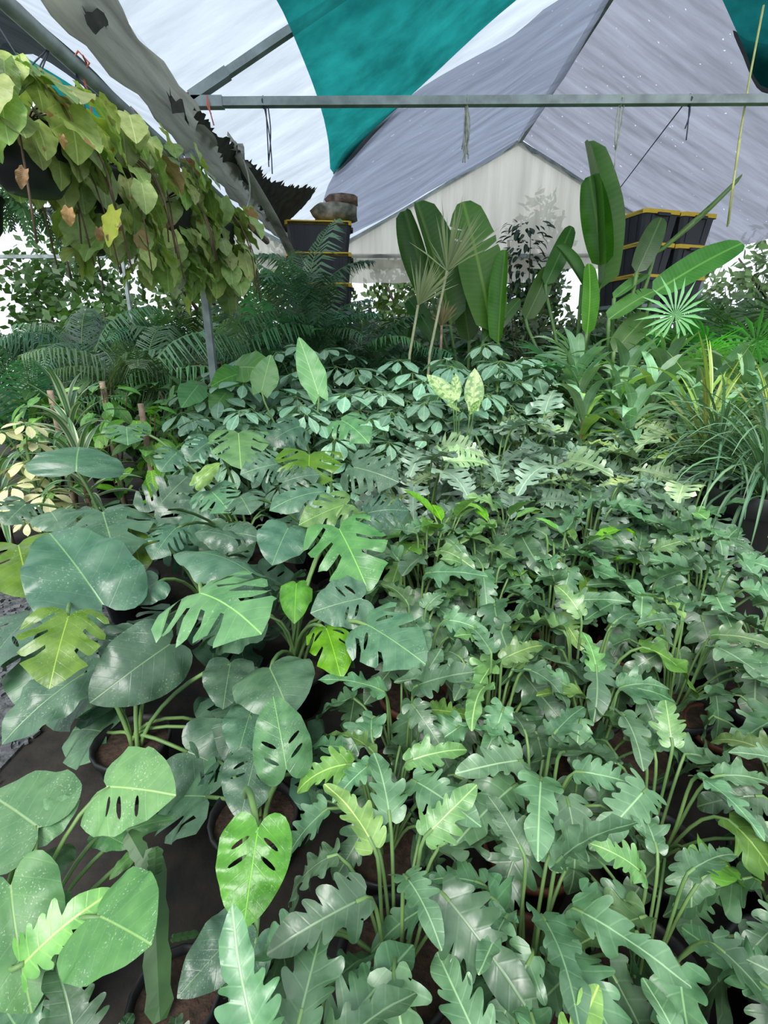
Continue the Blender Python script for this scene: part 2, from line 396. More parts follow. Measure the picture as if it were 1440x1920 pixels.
def o_selloum(r, m=8):
    def half():
        p = [(0, 0.0), (0.05, 0.0)]
        for i in range(m):
            y = i * (0.8 / m); st = 0.8 / m
            e = (0.4 - 0.24 * (i / m) ** 1.3) * r.uniform(0.85, 1.1); up = 0.1 - 0.015 * i if i else -0.06
            p += [(e * 0.5, y + up * 0.3), (e * 0.86, y + up * 0.55 - 0.03), (e, y + up + 0.01), (e * 0.8, y + up + st * 0.42), (e * 0.5, y + up * 0.5 + st * 0.55), (0.075 - 0.03 * i / m, y + st * 0.82)]
        p += [(0.09, 0.85), (0.07, 0.93), (0, 1.0)]
        return p
    return catmull(mirror(half(), half()), 1)
COR = [(0, 0), (0.06, -0.1), (0.2, -0.17), (0.36, -0.12), (0.47, 0.03), (0.505, 0.22), (0.475, 0.42), (0.395, 0.6), (0.28, 0.77), (0.14, 0.91), (0.035, 0.98), (0, 1.0)]
def cor_w(y):
    pts = COR[3:]
    for (x0, y0), (x1, y1) in zip(pts, pts[1:]):
        if y0 <= y <= y1: return x0 + (x1 - x0) * (y - y0) / (y1 - y0)
    return 0.0
def o_monstera(r, ncut=4, inner=0.35, nhole=0, sides=(1, 1)):
    holes = []
    def half(s, on):
        base = COR[:4]; p = list(base); cuts = []
        if on and ncut:
            for i in range(ncut): cuts.append(0.2 + (i + r.uniform(-0.15, 0.15)) * 0.66 / ncut)
        ev = [(y, None) for x, y in COR[4:-2]] + [(y, 'c') for y in cuts]
        for y, k in sorted(ev, key=lambda q: q[0]):
            w = cor_w(y)
            if k is None:
                if all(abs(y - c) > 0.075 for c in cuts): p.append((w, y))
            else:
                d = inner * r.uniform(0.75, 1.4); g = r.uniform(0.045, 0.085); yi = y - 0.75 * w * (1 - d)
                p += [(w * 1.02, y - g), (w * 0.9, y - g * 0.5 - 0.02), (w * (0.4 + d * 0.5), (y + yi) / 2 - 0.04), (w * d, yi - 0.018), (w * d * 0.93, yi + 0.026), (w * (0.42 + d * 0.5), (y + yi) / 2 + 0.045), (w * 0.88, y + g * 0.4), (w * 0.97, y + g)]
        p += COR[-2:]
        for i in range(nhole if on else 0):
            y = 0.16 + i * 0.2 + r.uniform(-0.03, 0.03); a = 0.55; x0 = cor_w(y) * 0.42
            ln = 0.13; wd = 0.026
            holes.append(np.array([(s * (x0 + ln * math.cos(q) * math.cos(a) - wd * math.sin(q) * math.sin(a)), y + ln * math.cos(q) * math.sin(a) + wd * math.sin(q) * math.cos(a)) for q in np.linspace(0, 2 * math.pi, 10, endpoint=False)]))
        return p
    a, b = half(1, sides[0]), half(-1, sides[1])
    pts = mirror(a, b)
    return (np.array(pts) if ncut else catmull(pts, 2)), holes
def o_ellipse(w=0.2, base=0.15, peak=0.45, n=8, heart=0.0):
    p = [(0, 0)]
    if heart: p.append((w * 0.5, -heart))
    for i in range(1, n):
        t = i / n; e = (math.sin(math.pi * t ** (math.log(0.5) / math.log(peak)))) ** 0.8
        p.append((w * e, t))
    p.append((0, 1.0))
    return catmull(mirror(p), 2) if heart > 0.05 else np.array(mirror(p))
def deform(V, fold=0.15, arch=0.6, curl=0.0, wave=0.0, wf=3.0, ph=0.0, side=0.0):
    out = []
    for x, y in V:
        a = abs(x); z = fold * a + wave * math.sin(wf * 6.283 * y + ph + (1.7 if x > 0 else 0)) * a * 2
        xx = x
        if curl: xx = math.sin(curl * x) / curl; z -= (1 - math.cos(curl * x)) / curl
        if abs(arch) > 1e-4: t = arch * y; cy, cz, sn, cs = math.sin(t) / arch, -(1 - math.cos(t)) / arch, math.sin(t), math.cos(t)
        else: cy, cz, sn, cs = y, 0, 0, 1
        out.append((xx + side * y * y, cy + z * sn, cz + z * cs))
    return out
class Blade:
    def __init__(s, outline, holes=(), res=0.09, **kw):
        V, s.f = tri_fill(outline, holes, res); s.uv = [tuple(v) for v in V]; s.v = deform(V, **kw)
        a = kw.get('arch', 0.6); s.tip = Vector((kw.get('side', 0.0), math.sin(a) / a, -(1 - math.cos(a)) / a)) if abs(a) > 1e-4 else Vector((0, 1, 0))
    def mesh(s, name, mat):
        return MB().add(s.v, s.f, 0, s.uv).mesh(name, [mat])
def frame(P, d, n, sx=1, sy=1, sz=1):
    d = Vector(d).normalized(); n = Vector(n); n = (n - d * n.dot(d)).normalized(); x = d.cross(n)
    m = Matrix((x * sx, d * sy, n * sz)).transposed().to_4x4(); m.translation = P
    return m
def chord_frame(blade, P, Q, n, wide=1.0):
    """place a unit blade so that its base is at P and its tip at Q"""
    P, Q = Vector(P), Vector(Q); s = (Q - P).length / blade.tip.length
    y = (Q - P).normalized(); n = Vector(n); n = (n - y * n.dot(y)).normalized(); x = y.cross(n)
    W = Matrix((x, y, n)).transposed()
    ly = blade.tip.normalized(); lz = (Vector((0, 0, 1)) - ly * ly.z).normalized(); lx = ly.cross(lz)
    Lm = Matrix((lx, ly, lz))
    m = (W @ Lm @ Matrix.Diagonal((wide, 1, 1))).to_4x4() @ Matrix.Scale(s, 4)
    m.translation = P
    return m
def bez(a, b, c, d, n=7):
    a, b, c, d = map(Vector, (a, b, c, d)); r = []
    for i in range(n):
        t = i / (n - 1); r.append(a * (1 - t) ** 3 + b * 3 * t * (1 - t) ** 2 + c * 3 * t * t * (1 - t) + d * t ** 3)
    return r
def strap(Lh, w, arch, rows=9, fold=0.25, pitch=0.9, taper=0.35, twist=0.0, wave=0.0):
    """a long narrow blade rising at 'pitch' and arching over; base at origin, heading +Y"""
    vs, uv, fs = [], [], []; y = z = 0.0; ds = Lh / rows
    for i in range(rows + 1):
        t = i / rows; a = pitch - arch * t ** 1.3
        ww = w * min(1, 0.45 + t / taper * 0.55) * (1 - max(0, (t - 0.45) / 0.55) ** 1.8) + 0.0008
        nx, ny, nz = math.cos(twist * t), -math.sin(a) * 0, math.sin(twist * t)
        up = Vector((0, -math.sin(a), math.cos(a)))
        zz = wave * math.sin(t * 19)
        for s in (-1, 0, 1):
            p = Vector((s * ww * nx, y, z + s * ww * nz)) + up * (abs(s) * fold * ww + zz * s * ww)
            vs.append(p); uv.append((s * ww, t))
        y += math.cos(a) * ds; z += math.sin(a) * ds
        if i:
            o = (i - 1) * 3
            fs += [(o, o + 1, o + 4, o + 3), (o + 1, o + 2, o + 5, o + 4)]
    return vs, fs, uv
def rotz(a): return Matrix.Rotation(a, 4, 'Z')

# ================================================================== THE GREENHOUSE
VX, VZ, RX, RZ, RVX = -1.41, 3.2, 2.29, 5.1, 5.99
Y0, YF = 2.2, 10.2
o = MB().box((0, 9, -0.05), (34, 26, 0.1)).build('floor', 'ground', smooth=False)
tag(o, 'dark bare earth floor between the pots', 'floor', kind='structure')
def slab(name, label, x0, x1, y0, y1, mat, h=0.02):
    o = MB().box(((x0 + x1) / 2, (y0 + y1) / 2, h / 2), (x1 - x0, y1 - y0, h)).build(name, mat, smooth=False)
    return tag(o, label, 'path', kind='structure')
slab('path', 'pale concrete walkway beside the lobed philodendrons', 1.62, 2.15, 0.4, 2.75, 'concrete')
slab('path', 'grey grit path along the monsteras', -3.2, -1.55, 0.6, 3.0, 'gravel', 0.012)
stone_mb = MB(); r0 = random.Random(3)
for i in range(420):
    x, y = r0.uniform(-2.6, -1.5), r0.uniform(1.3, 2.9); s = r0.uniform(0.008, 0.024)
    stone_mb.box((x, y, 0.012 + s * 0.4), (s * 2, s * 1.5, s), rot=Matrix.Rotation(r0.uniform(0, 3), 3, 'Z') @ Matrix.Rotation(r0.uniform(-.4, .4), 3, 'X'))
tag(stone_mb.build('gravel', 'stone', smooth=False), 'loose grey grit scattered on the path by the monsteras', 'gravel', kind='stuff')

def sheet(name, fn, nu, nv, mat, label, cat='roof', kind='structure', parent=None):
    vs = [fn(i / nu, j / nv) for j in range(nv + 1) for i in range(nu + 1)]
    fs = [(j * (nu + 1) + i, j * (nu + 1) + i + 1, (j + 1) * (nu + 1) + i + 1, (j + 1) * (nu + 1) + i) for j in range(nv) for i in range(nu)]
    o = MB().add(vs, fs).build(name, mat, parent)
    if label: tag(o, label, cat, kind=kind)
    return o
def sag(u, y): return -0.07 * math.sin(math.pi * u) * (0.6 + 0.4 * math.sin(y * 2.1)) - 0.012 * math.sin(y * 7 + u * 3)
sheet('ceiling', lambda u, v: (VX + (RX - VX) * u, Y0 + (YF - Y0) * v, VZ + (RZ - VZ) * u + sag(u, Y0 + (YF - Y0) * v) + 0.06), 14, 30, 'plastic', 'milky white plastic on the roof slope above the gutter', 'roof')
sheet('ceiling', lambda u, v: (RX + (RVX - RX) * u, Y0 + (YF - Y0) * v, RZ - (RZ - VZ) * u + sag(u, Y0 + (YF - Y0) * v) + 0.06), 14, 30, 'greycloth', 'grey sheeting on the roof slope above the stacked totes', 'roof')
NRX = VX - (RX - VX)
sheet('ceiling', lambda u, v: (VX + (NRX - VX) * u, Y0 + (YF - Y0) * v, VZ + (RZ - VZ) * u + sag(u, Y0 + (YF - Y0) * v) + 0.06), 12, 26, 'plastic', 'white plastic on the neighbouring roof bay behind the hanging vines', 'roof')

# shade cloths lying just under the plastic, cut to their real outlines
SL = (RZ - VZ) / (RX - VX)
nL = Vector((-SL, 0, 1)).normalized(); nR = Vector((SL, 0, 1)).normalized()
def cloth(name, label, pix, p0, n, mat, off=0.04, res=0.35):
    p0 = Vector(p0) - Vector((0, 0, off)); pts = [at_plane(px, py, p0, n) for px, py in pix]
    ex = Vector((1, 0, 0)); ex = (ex - n * ex.dot(n)).normalized(); ey = Vector((0, 1, 0))
    q = catmull([((p - p0).dot(ex), (p - p0).dot(ey)) for p in pts], 3, True)
    V, F = tri_fill(q, (), res)
    vs = []
    for x, y in V:
        p = p0 + ex * x + ey * y
        if n.x < 0 and p.x > RX - .01: p = Vector((RX - .01, p.y, RZ - off))
        if n.x > 0 and p0.x < 0 and p.x < NRX + .1: p = Vector((NRX + .1, p.y, RZ - off - .05))
        if p.y > YF - .3: p.y = YF - .3
        p = p + n * (0.022 * math.sin(x * 3.1 + y * 1.3) + 0.012 * math.sin(y * 5 - x * 2))
        vs.append(p)
    return tag(MB().add(vs, F, 0, [(a, b) for a, b in V]).build(name, mat), label, 'shade cloth')
cloth('shade_cloth', 'teal shade cloth tapering to a point above the long tie beam', [(440, -90), (515, -5), (560, 90), (598, 190), (616, 270), (622, 318), (680, 262), (745, 205), (860, 100), (975, 0), (1060, -75), (760, -120)], (VX, 0, VZ), nL, 'teal', 0.10)
cloth('shade_cloth', 'dark hem of shade cloth trailing behind the teal point', [(622, 322), (640, 285), (690, 240), (748, 204), (735, 222), (690, 262), (655, 296)], (VX, 0, VZ), nL, 'darkcloth', 0.06)
cloth('shade_cloth', 'grey shade cloth on the roof slope, next to the ridge and teal cloth', [(1048, -5), (960, 62), (860, 125), (765, 185), (690, 255), (625, 318), (600, 400), (590, 470), (640, 452), (760, 385), (880, 318), (962, 270), (1022, 200), (1085, 105), (1140, 5), (1150, -20)], (VX, 0, VZ), nL, 'greycloth2', 0.10)
cloth('shade_cloth', 'small teal shade cloth in the top corner above the tie beam', [(1335, -40), (1352, -8), (1378, 40), (1402, 92), (1426, 160), (1490, 165), (1620, 90), (1700, -120), (1480, -220)], (RVX, 0, VZ), nR, 'teal', 0.12)
cloth('shade_cloth', 'dark shade cloth strip below the small teal corner cloth', [(1378, 50), (1396, 100), (1418, 165), (1450, 175), (1500, 130), (1450, 85), (1405, 70)], (RVX, 0, VZ), nR, 'darkcloth', 0.06)
nN = Vector((SL, 0, 1)).normalized()
cloth('shade_cloth', 'pale teal shade cloth behind the hanging vines', [(15, 78), (40, 106), (120, 158), (200, 212), (262, 262), (292, 296), (285, 335), (200, 275), (110, 212), (30, 150), (0, 100)], (VX, 0, VZ), nN, 'teal', 0.05)
cloth('shade_cloth', 'charcoal shade cloth beneath the pipe in the top corner', [(-60, -40), (12, -12), (90, 60), (180, 140), (255, 215), (235, 228), (150, 165), (60, 110), (-40, 90)], (VX, 0, VZ), nN, 'darkcloth', 0.16)

# steel frame
def bolt(mb, c, mi): mb.tube([Vector(c) + Vector((0, -0.045, 0)), Vector(c) + Vector((0, 0.045, 0))], 0.01, mi, 6)
tr = thing('roof_truss', 'galvanised steel truss with long tie beam crossing in front of the roof', 'truss', (0, 4, 0))
def part_beam(par, name, a, b, w, mat='steel', h=None): return MB().beam(a, b, w, h).build(name, mat, par, smooth=False)
part_beam(tr, 'tie_beam', (VX, 0, VZ), (RVX, 0, VZ), 0.05)
part_beam(tr, 'rafter', (VX, 0, VZ), (RX, 0, RZ), 0.05); part_beam(tr, 'rafter', (RVX, 0, VZ), (RX, 0, RZ), 0.05)
part_beam(tr, 'post', (VX, 0, 0), (VX, 0, VZ + 0.02), 0.052); part_beam(tr, 'post', (RVX, 0, 0), (RVX, 0, VZ), 0.052)
part_beam(tr, 'sleeve', (VX + 0.06, 0, VZ), (VX + 0.27, 0, VZ), 0.062)
dr = Vector((RX - VX, 0, RZ - VZ)).normalized()
part_beam(tr, 'sleeve', Vector((VX, 0, VZ)) + dr * 0.06, Vector((VX, 0, VZ)) + dr * 0.36, 0.062)
MB().box((VX, 0, VZ), (0.1, 0.07, 0.09)).build('joint_plate', 'rust', tr, False)
MB().box((VX, 0, 2.83), (0.09, 0.1, 0.07)).build('joint_plate', 'rust', tr, False)
tr['label'] = 'galvanised steel truss with long tie beam crossing in front of the roof'
gb = thing('gable_frame', 'steel gable frame at the far end carrying the milky curtain', 'frame', (0, YF, 0))
GT = 3.28
part_beam(gb, 'tie_beam', (-8, 0, GT), (RVX, 0, GT), 0.06)
part_beam(gb, 'rafter', (VX, 0, VZ), (RX, 0, RZ - 0.02), 0.07); part_beam(gb, 'rafter', (RVX, 0, VZ), (RX, 0, RZ - 0.02), 0.07)
part_beam(gb, 'rafter', (VX, 0, VZ), (NRX, 0, RZ), 0.06)
for x in (VX, RVX, NRX): part_beam(gb, 'post', (x, 0, 0), (x, 0, VZ), 0.06)
tag(MB().beam((RX, Y0, RZ - 0.03), (RX, YF, RZ - 0.03), 0.06, 0.07).build('ridge_beam', 'steel', smooth=False), 'dark steel ridge beam running to the gable peak', 'beam')
tag(MB().tube([(VX - 0.03, 1.6, 2.83), (VX - 0.03, 4.0, 2.83), (VX - 0.03, 6.35, 2.8)], 0.032, sides=10).build('steel_pipe', 'steel'), 'round steel pipe under the gutter holding the hanging baskets', 'pipe')
lb = thing('side_beam', 'short steel tie beam of the neighbouring bay behind the vines', 'beam', (VX, 4.3, 2.98))
part_beam(lb, 'bar', (-2.6, 0, 0.02), (-0.16, 0, 0.02), 0.045); part_beam(lb, 'sleeve', (-0.62, 0, 0.02), (-0.2, 0, 0.02), 0.055)

# gable curtain: one triangular milky sheet in vertical folds, and a rolled hem
def gable(x0, xm, x1, zb, name, label):
    vs, fs = [], []; nx, nz = 60, 10
    for j in range(nz + 1):
        for i in range(nx + 1):
            x = x0 + (x1 - x0) * i / nx
            top = VZ + (RZ - VZ) * (1 - abs(x - xm) / abs(RX - VX)) - 0.03
            z = zb + (max(top, zb) - zb) * j / nz
            near = math.exp(-((x - xm) * 1.2) ** 2)
            vs.append((x, YF - 0.06 - 0.035 * math.sin(x * 9) * (1 - j / nz * 0.5) - 0.05 * near * math.sin(x * 17), z))
    for j in range(nz):
        for i in range(nx): a = j * (nx + 1) + i; fs.append((a, a + 1, a + nx + 2, a + nx + 1))
    o = MB().add(vs, fs).build(name, 'curtain'); return tag(o, label, 'wall', kind='structure')
gable(VX, RX, RVX, 3.05, 'wall_far', 'milky plastic gable curtain hanging in folds under the roof peak')
gable(NRX * 2 - VX + 3.8, NRX, VX, 3.05, 'wall_left', 'milky plastic gable curtain of the neighbouring bay')
o = sheet('wall_lower', lambda u, v: (-0.9 + 3.6 * u, YF - 0.12 - 0.05 * math.sin(u * 40), 2.8 + 0.4 * v), 50, 4, 'curtain', 'pale plastic skirt hanging below the gable tie beam', 'wall')

# gutter wrapped in a weathered tarp
gt = thing('rain_gutter', 'valley gutter wrapped in a weathered grey tarp with torn flaps', 'gutter', (VX, 0, 0))
def gut(u, v):
    y = 2.0 + v * 8.1; prof = [(-0.04, 3.08), (-0.035, 2.98), (-0.01, 2.925), (0.045, 2.94), (0.09, 2.99), (0.125, 3.06), (0.13, 3.14)]
    k = u * (len(prof) - 1); i = min(int(k), len(prof) - 2); f = k - i
    x = prof[i][0] * (1 - f) + prof[i + 1][0] * f; z = prof[i][1] * (1 - f) + prof[i + 1][1] * f
    w = 0.012 * math.sin(y * 5.3 + u * 7) + 0.012 * math.sin(y * 13 - u * 11) + 0.012 * math.sin(u * 20 + y)
    return (x + w, y, z + w * 0.7 - 0.02 * math.sin(y * 1.7))
sheet('tarp', gut, 18, 70, 'tarp', None, parent=gt)
rr = random.Random(5)
def flap(c, sx, sy, mat='tarp'):
    pts = [(rr.uniform(0.5, 1.1) * sx * math.cos(a), rr.uniform(0.5, 1.3) * sy * math.sin(a)) for a in np.linspace(0, 6.283, 26, endpoint=False)]
    V, F = tri_fill(np.array(pts), (), 0.06)
    vs = [(c[0] + 0.1 * y * 0.3 + 0.02 * math.sin(x * 30), c[1] + x, c[2] + y * 0.9 + 0.015 * math.sin(x * 25 + y * 20)) for x, y in V]
    return MB().add(vs, F).build('torn_flap', mat, gt)
flap((0.1, 2.72, 3.0), 0.1, 0.045, 'ragged_sheet'); flap((0.12, 3.55, 3.0), 0.2, 0.04, 'ragged_sheet'); flap((0.2, 4.6, 3.1), 0.3, 0.07, 'tarp')
# rolled sheet end sagging past the post
MB().tube(bez((0.2, 4.5, 3.05), (0.2, 5.2, 2.98), (0.27, 6.0, 2.75), (0.32, 6.6, 2.45), 9), [0.02, 0.035, 0.04, 0.045, 0.05, 0.045, 0.05, 0.04, 0.03], sides=8).build('rolled_edge', 'tarp', gt)
# leaf-litter silhouette, built as an added dark net between gutter and white roof
pix = [(352, 205), (375, 222), (408, 250), (430, 268), (452, 290), (478, 318), (505, 338), (540, 350), (572, 352), (592, 356), (585, 372), (560, 400), (545, 412), (530, 440), (492, 400), (455, 356), (420, 312), (388, 270), (360, 232)]
p0 = Vector((VX + 0.2, 0, 3.1)); pts = [at_plane(px, py, p0, Vector((-0.9, 0, 1)).normalized()) for px, py in pix]
edge = []
for a, b in zip(pts, pts[1:] + pts[:1]):
    n_ = max(2, int((b - a).length / 0.03))
    for k in range(n_):
        q = a.lerp(b, k / n_); edge.append(q + Vector((rr.uniform(-.012, .012), rr.uniform(-.02, .02), rr.uniform(-.012, .035))))
V, F = tri_fill(np.array([(p.y, p.z) for p in edge]), (), 0.12)
vs = [(p0.x + (z - 3.1) / 0.9 * 1.0 + 0.02 * math.sin(y * 9), y, z) for y, z in V]
tag(MB().add(vs, F).build('litter_silhouette', 'ragged_sheet'), 'dark sheet standing for leaf litter silhouetted along the gutter through the white roof', 'silhouette')

# strings and ropes
def cord(name, label, strands, mat, group=None):
    t = thing(name, label, 'string', strands[0][0], group=group); p0 = Vector(strands[0][0])
    for s in strands: MB().tube([Vector(p) - p0 for p in s], 0.0045 if 'rope' not in name else 0.007, sides=5).build('strand', mat, t)
    return t
def hang(px, py, px2, py2, y, n=3, spread=0.03, seed=1):
    r = random.Random(seed); a = at_y(px, py, y); b = at_y(px2, py2, y); out = []
    for k in range(n):
        e = a.lerp(b, r.uniform(0.6, 1.0)) + Vector((r.uniform(-spread, spread), r.uniform(-.02, .02), 0))
        s0 = a + Vector((r.uniform(-.015, .015), 0, 0))
        m = s0.lerp(e, 0.5) + Vector((r.uniform(-.03, .03), r.uniform(-.02, .02), 0))
        out.append(bez(s0, s0.lerp(m, .7), m, e, 7))
    return out
loop = [(0, .0, -.035), (.0, -.035, -.0), (0, 0, .035), (0, .035, 0), (0, 0, -.035)]
def with_loop(st, y):
    p = st[0][0]; return st + [[Vector((p.x, 4, VZ)) + Vector(q) for q in loop]]
cord('hanging_string', 'dark loose string hanging from the tie beam near the gutter', with_loop(hang(497, 192, 507, 330, 4.0, 3, .02, 2), 4), 'darkstring')
cord('hanging_string', 'thick bundle of pale strings hanging mid beam under the ridge', with_loop(hang(875, 187, 872, 312, 4.0, 8, .025, 3), 4), 'string')
cord('hanging_string', 'pale string with dark knot hanging beside the bundle, towards the totes', with_loop(hang(1168, 180, 1150, 325, 4.0, 3, .01, 4), 4), 'string')
cord('hanging_string', 'short dark string hanging where the straight cord ties on', with_loop(hang(1290, 182, 1286, 275, 4.0, 2, .015, 5), 4), 'darkstring')
cord('straight_cord', 'taut black cord running from the beam down to the paddle leaves', [[at_y(1290, 185, 4.0), at_y(1215, 283, 5.0), at_y(1130, 395, 6.3)]], 'darkstring')
cord('yellow_rope', 'yellow rope dangling past the beam beside the totes', [[at_y(1432, 10, 4.05), at_y(1405, 150, 4.05), at_y(1385, 270, 4.05), at_y(1366, 420, 4.05)], [at_y(1388, 260, 4.05), at_y(1374, 350, 4.05), at_y(1364, 425, 4.06)]], 'yellowrope')
cord('ribbon_tie', 'red ribbon tied on the tie beam by the rusty joint', [[at_y(390, 188, 3.95), at_y(394, 210, 3.95), at_y(401, 235, 3.95)], [at_y(388, 178, 3.95), at_y(389, 200, 3.95), at_y(396, 214, 3.95)]], 'redtie')
pp = at_y(150, 125, 2.0)
yp = lambda px, py: at_plane(px, py, (VX - 0.03, 0, 0), Vector((1, 0, 0)))
a = yp(150, 118)
cord('ribbon_tie', 'red tie knotted round the pipe above the vines', [[a + Vector(q) * 1.25 for q in [(0, 0, -.035), (.035, 0, 0), (0, 0, .035), (-.035, 0, 0), (0, 0, -.035)]], [a + Vector((0, 0, -.03)), a + Vector((.01, .01, -.12)), a + Vector((.02, .0, -.24))], [a + Vector((.03, 0, 0)), a + Vector((.06, -.08, -.01))]], 'redtie')
b = yp(248, 218)
cord('ribbon_tie', 'tan string knotted round the pipe near the steel post', [[b + Vector(q) * 1.25 for q in [(0, 0, -.035), (.035, 0, 0), (0, 0, .035), (-.035, 0, 0), (0, 0, -.035)]], [b + Vector((0, 0, -.03)), b + Vector((.0, .02, -.1))]], 'stake')
cord('looped_rope', 'pale rope looping from the gutter down to the pipe', [bez((VX + 0.22, 4.6, 3.06), (VX + .3, 4.7, 2.8), (VX + .2, 4.6, 2.6), (VX + .02, 4.5, 2.62), 9)], 'string')

# ------------------------------------------------------------------ storage totes on racks
def tote_mesh():
    body = MB(); L_, W_, H_ = 0.76, 0.5, 0.3
    lo, hi = (0.66, 0.42), (0.72, 0.47)
    def ring(l, w, z, c=0.03):
        return [(sx * (l / 2 - (c if k else 0)), sy * (w / 2 - (0 if k else c)), z) for sx, sy, ks in ((1, 1, (0, 1)), (-1, 1, (1, 0)), (-1, -1, (0, 1)), (1, -1, (1, 0))) for k in ks]
    rs = [ring(*lo, 0.0), ring(*hi, H_ - 0.03), ring(hi[0] + .03, hi[1] + .03, H_ - 0.03), ring(hi[0] + .03, hi[1] + .03, H_)]
    vs = sum(rs, []); n = 8
    fs = [tuple(range(n - 1, -1, -1))] + [(i * n + k, i * n + (k + 1) % n, (i + 1) * n + (k + 1) % n, (i + 1) * n + k) for i in range(3) for k in range(n)] + [tuple(3 * n + k for k in range(n))]
    body.add(vs, fs)
    for s in (-1, 1):   # upright ribs
        for x in (-0.26, -0.13, 0.0, 0.13, 0.26): body.beam((x * .93, s * .212, 0.02), (x, s * .238, 0.26), 0.03, 0.012)
        for y in (-0.12, 0.12): body.beam((s * .332, y * .9, 0.02), (s * .362, y, 0.26), 0.012, 0.03)
    lid = MB()
    l0, l1, l2 = ring(L_, W_, H_ - 0.03), ring(L_, W_, H_ + 0.012), ring(L_ - .08, W_ - .08, H_ + 0.02)
    vs = l0 + l1 + l2
    fs = [tuple(range(n - 1, -1, -1))] + [(i * n + k, i * n + (k + 1) % n, (i + 1) * n + (k + 1) % n, (i + 1) * n + k) for i in range(2) for k in range(n)] + [tuple(2 * n + k for k in range(n))]
    lid.add(vs, fs)
    hd = MB()
    for s in (-1, 1): hd.box((s * .385, 0, H_ - .035), (0.03, 0.16, 0.03))
    return body.mesh('body', ['bin'], False), lid.mesh('lid', ['lid'], False), hd.mesh('handles', ['bin'], False)
TB, TL, TH = tote_mesh()
def tote(loc, rz, label, group):
    t = thing('storage_tote', label, 'tote', loc, rz, group)
    obj('body', TB, t); obj('lid', TL, t); obj('grip', TH, t)
def rack(loc, rz, w, d, h, label):
    t = thing('storage_rack', label, 'rack', loc, rz)
    for sx in (-1, 1):
        for sy in (-1, 1): MB().beam((sx * w / 2, sy * d / 2, 0), (sx * w / 2, sy * d / 2, h), 0.045).build('post', 'steel', t, False)
    MB().box((0, 0, h - 0.02), (w + 0.06, d + 0.06, 0.04)).build('shelf', 'steel', t, False)
    MB().box((0, 0, h * 0.45), (w, d, 0.03)).build('shelf', 'steel', t, False)
P = at_y(592, 405, 6.2); zt = 2.03
rack((P.x, 6.45, 0), 0.06, 0.8, 0.55, zt, 'steel rack behind the palms, under the totes with the sacks')
for k, w in enumerate(('bottom', 'middle', 'top')): tote((P.x, 6.45, zt + k * 0.322), 0.06 + (k - 1) * 0.03, f'black tote with yellow lid, {w} of the stack carrying the sacks', 'totes under the sacks')
def sack(loc, s, mat, label):
    r = random.Random(int(s[0] * 100)); vs, fs = [], []; nu, nv = 16, 9
    for j in range(nv + 1):
        th = math.pi * j / nv
        for i in range(nu):
            a = 2 * math.pi * i / nu; k = 1 + 0.09 * math.sin(3 * a + j) + 0.07 * math.sin(5 * a - 2 * j) + r.uniform(-.03, .03)
            sn = math.sin(th) ** 0.6
            vs.append((s[0] * k * sn * math.cos(a), s[1] * k * sn * math.sin(a), s[2] * (1 + math.copysign(abs(math.cos(th)) ** 0.7, math.cos(th)))))
    for j in range(nv):
        for i in range(nu): i2 = (i + 1) % nu; fs.append((j * nu + i, (j + 1) * nu + i, (j + 1) * nu + i2, j * nu + i2))
    o = MB().add(vs, fs).build('stuffed_sack', mat); o.location = loc
    return tag(o, label, 'sack')
sack((P.x + 0.2, 6.47, zt + 0.984), (0.27, 0.2, 0.1), 'bag', 'bulging mottled sack lying on the top tote')
sack((P.x + 0.28, 6.5, zt + 1.16), (0.19, 0.16, 0.06), 'bagred', 'smaller reddish sack heaped on the mottled sack')
C = at_y(1212, 395, 6.0)
# totes stand with their short ends towards the viewer, in two columns of three
rz2 = math.radians(16)
ax_ = Vector((math.cos(rz2), math.sin(rz2), 0)); ay_ = Vector((-ax_.y, ax_.x, 0))
for cidx, cn in enumerate(('nearer the paddle leaves', 'nearer the roof eave')):
    ctr = Vector((C.x, 6.0, 0)) + ax_ * (0.25 + 0.515 * cidx) + ay_ * 0.4
    for k, w in enumerate(('bottom', 'middle', 'top')):
        tote((ctr.x, ctr.y, 2.1 + k * 0.322), rz2 + math.pi / 2, f'black tote with yellow lid, {w} of the column {cn}', 'totes stacked in two columns')
rc = Vector((C.x, 6.0, 0)) + ax_ * 0.51 + ay_ * 0.4
rack(rc, rz2, 1.05, 0.72, 2.1, 'steel rack behind the fan palms under the two tote columns')

# ================================================================== POTS
def pot_meshes(r, h):
    prof = [(r * 0.72, 0), (r * 0.76, 0.002), (r * 0.97, h * 0.86), (r * 1.05, h * 0.87), (r * 1.07, h), (r * 0.99, h), (r * 0.95, h * 0.84)]
    p = MB().lathe([(0.001, 0.001)] + prof, 18).mesh('pot', ['pot'])
    q = MB().lathe([(0.001, h * 0.9), (r * 0.5, h * 0.88), (r * 0.97, h * 0.84)], 14).mesh('soil', ['soil'])
    t = p.copy(); t.materials.clear(); t.materials.append(M['terra'])
    return p, q, t
POT = {k: pot_meshes(r, h) for k, r, h in (('s', 0.1, 0.16), ('m', 0.13, 0.22), ('l', 0.17, 0.27), ('xl', 0.24, 0.36))}
def add_pot(par, size='m', terra=False):
    p, q, t = POT[size]; obj('pot', t if terra else p, par); obj('soil', q, par)
POTH = {'s': 0.14, 'm': 0.19, 'l': 0.235, 'xl': 0.31}

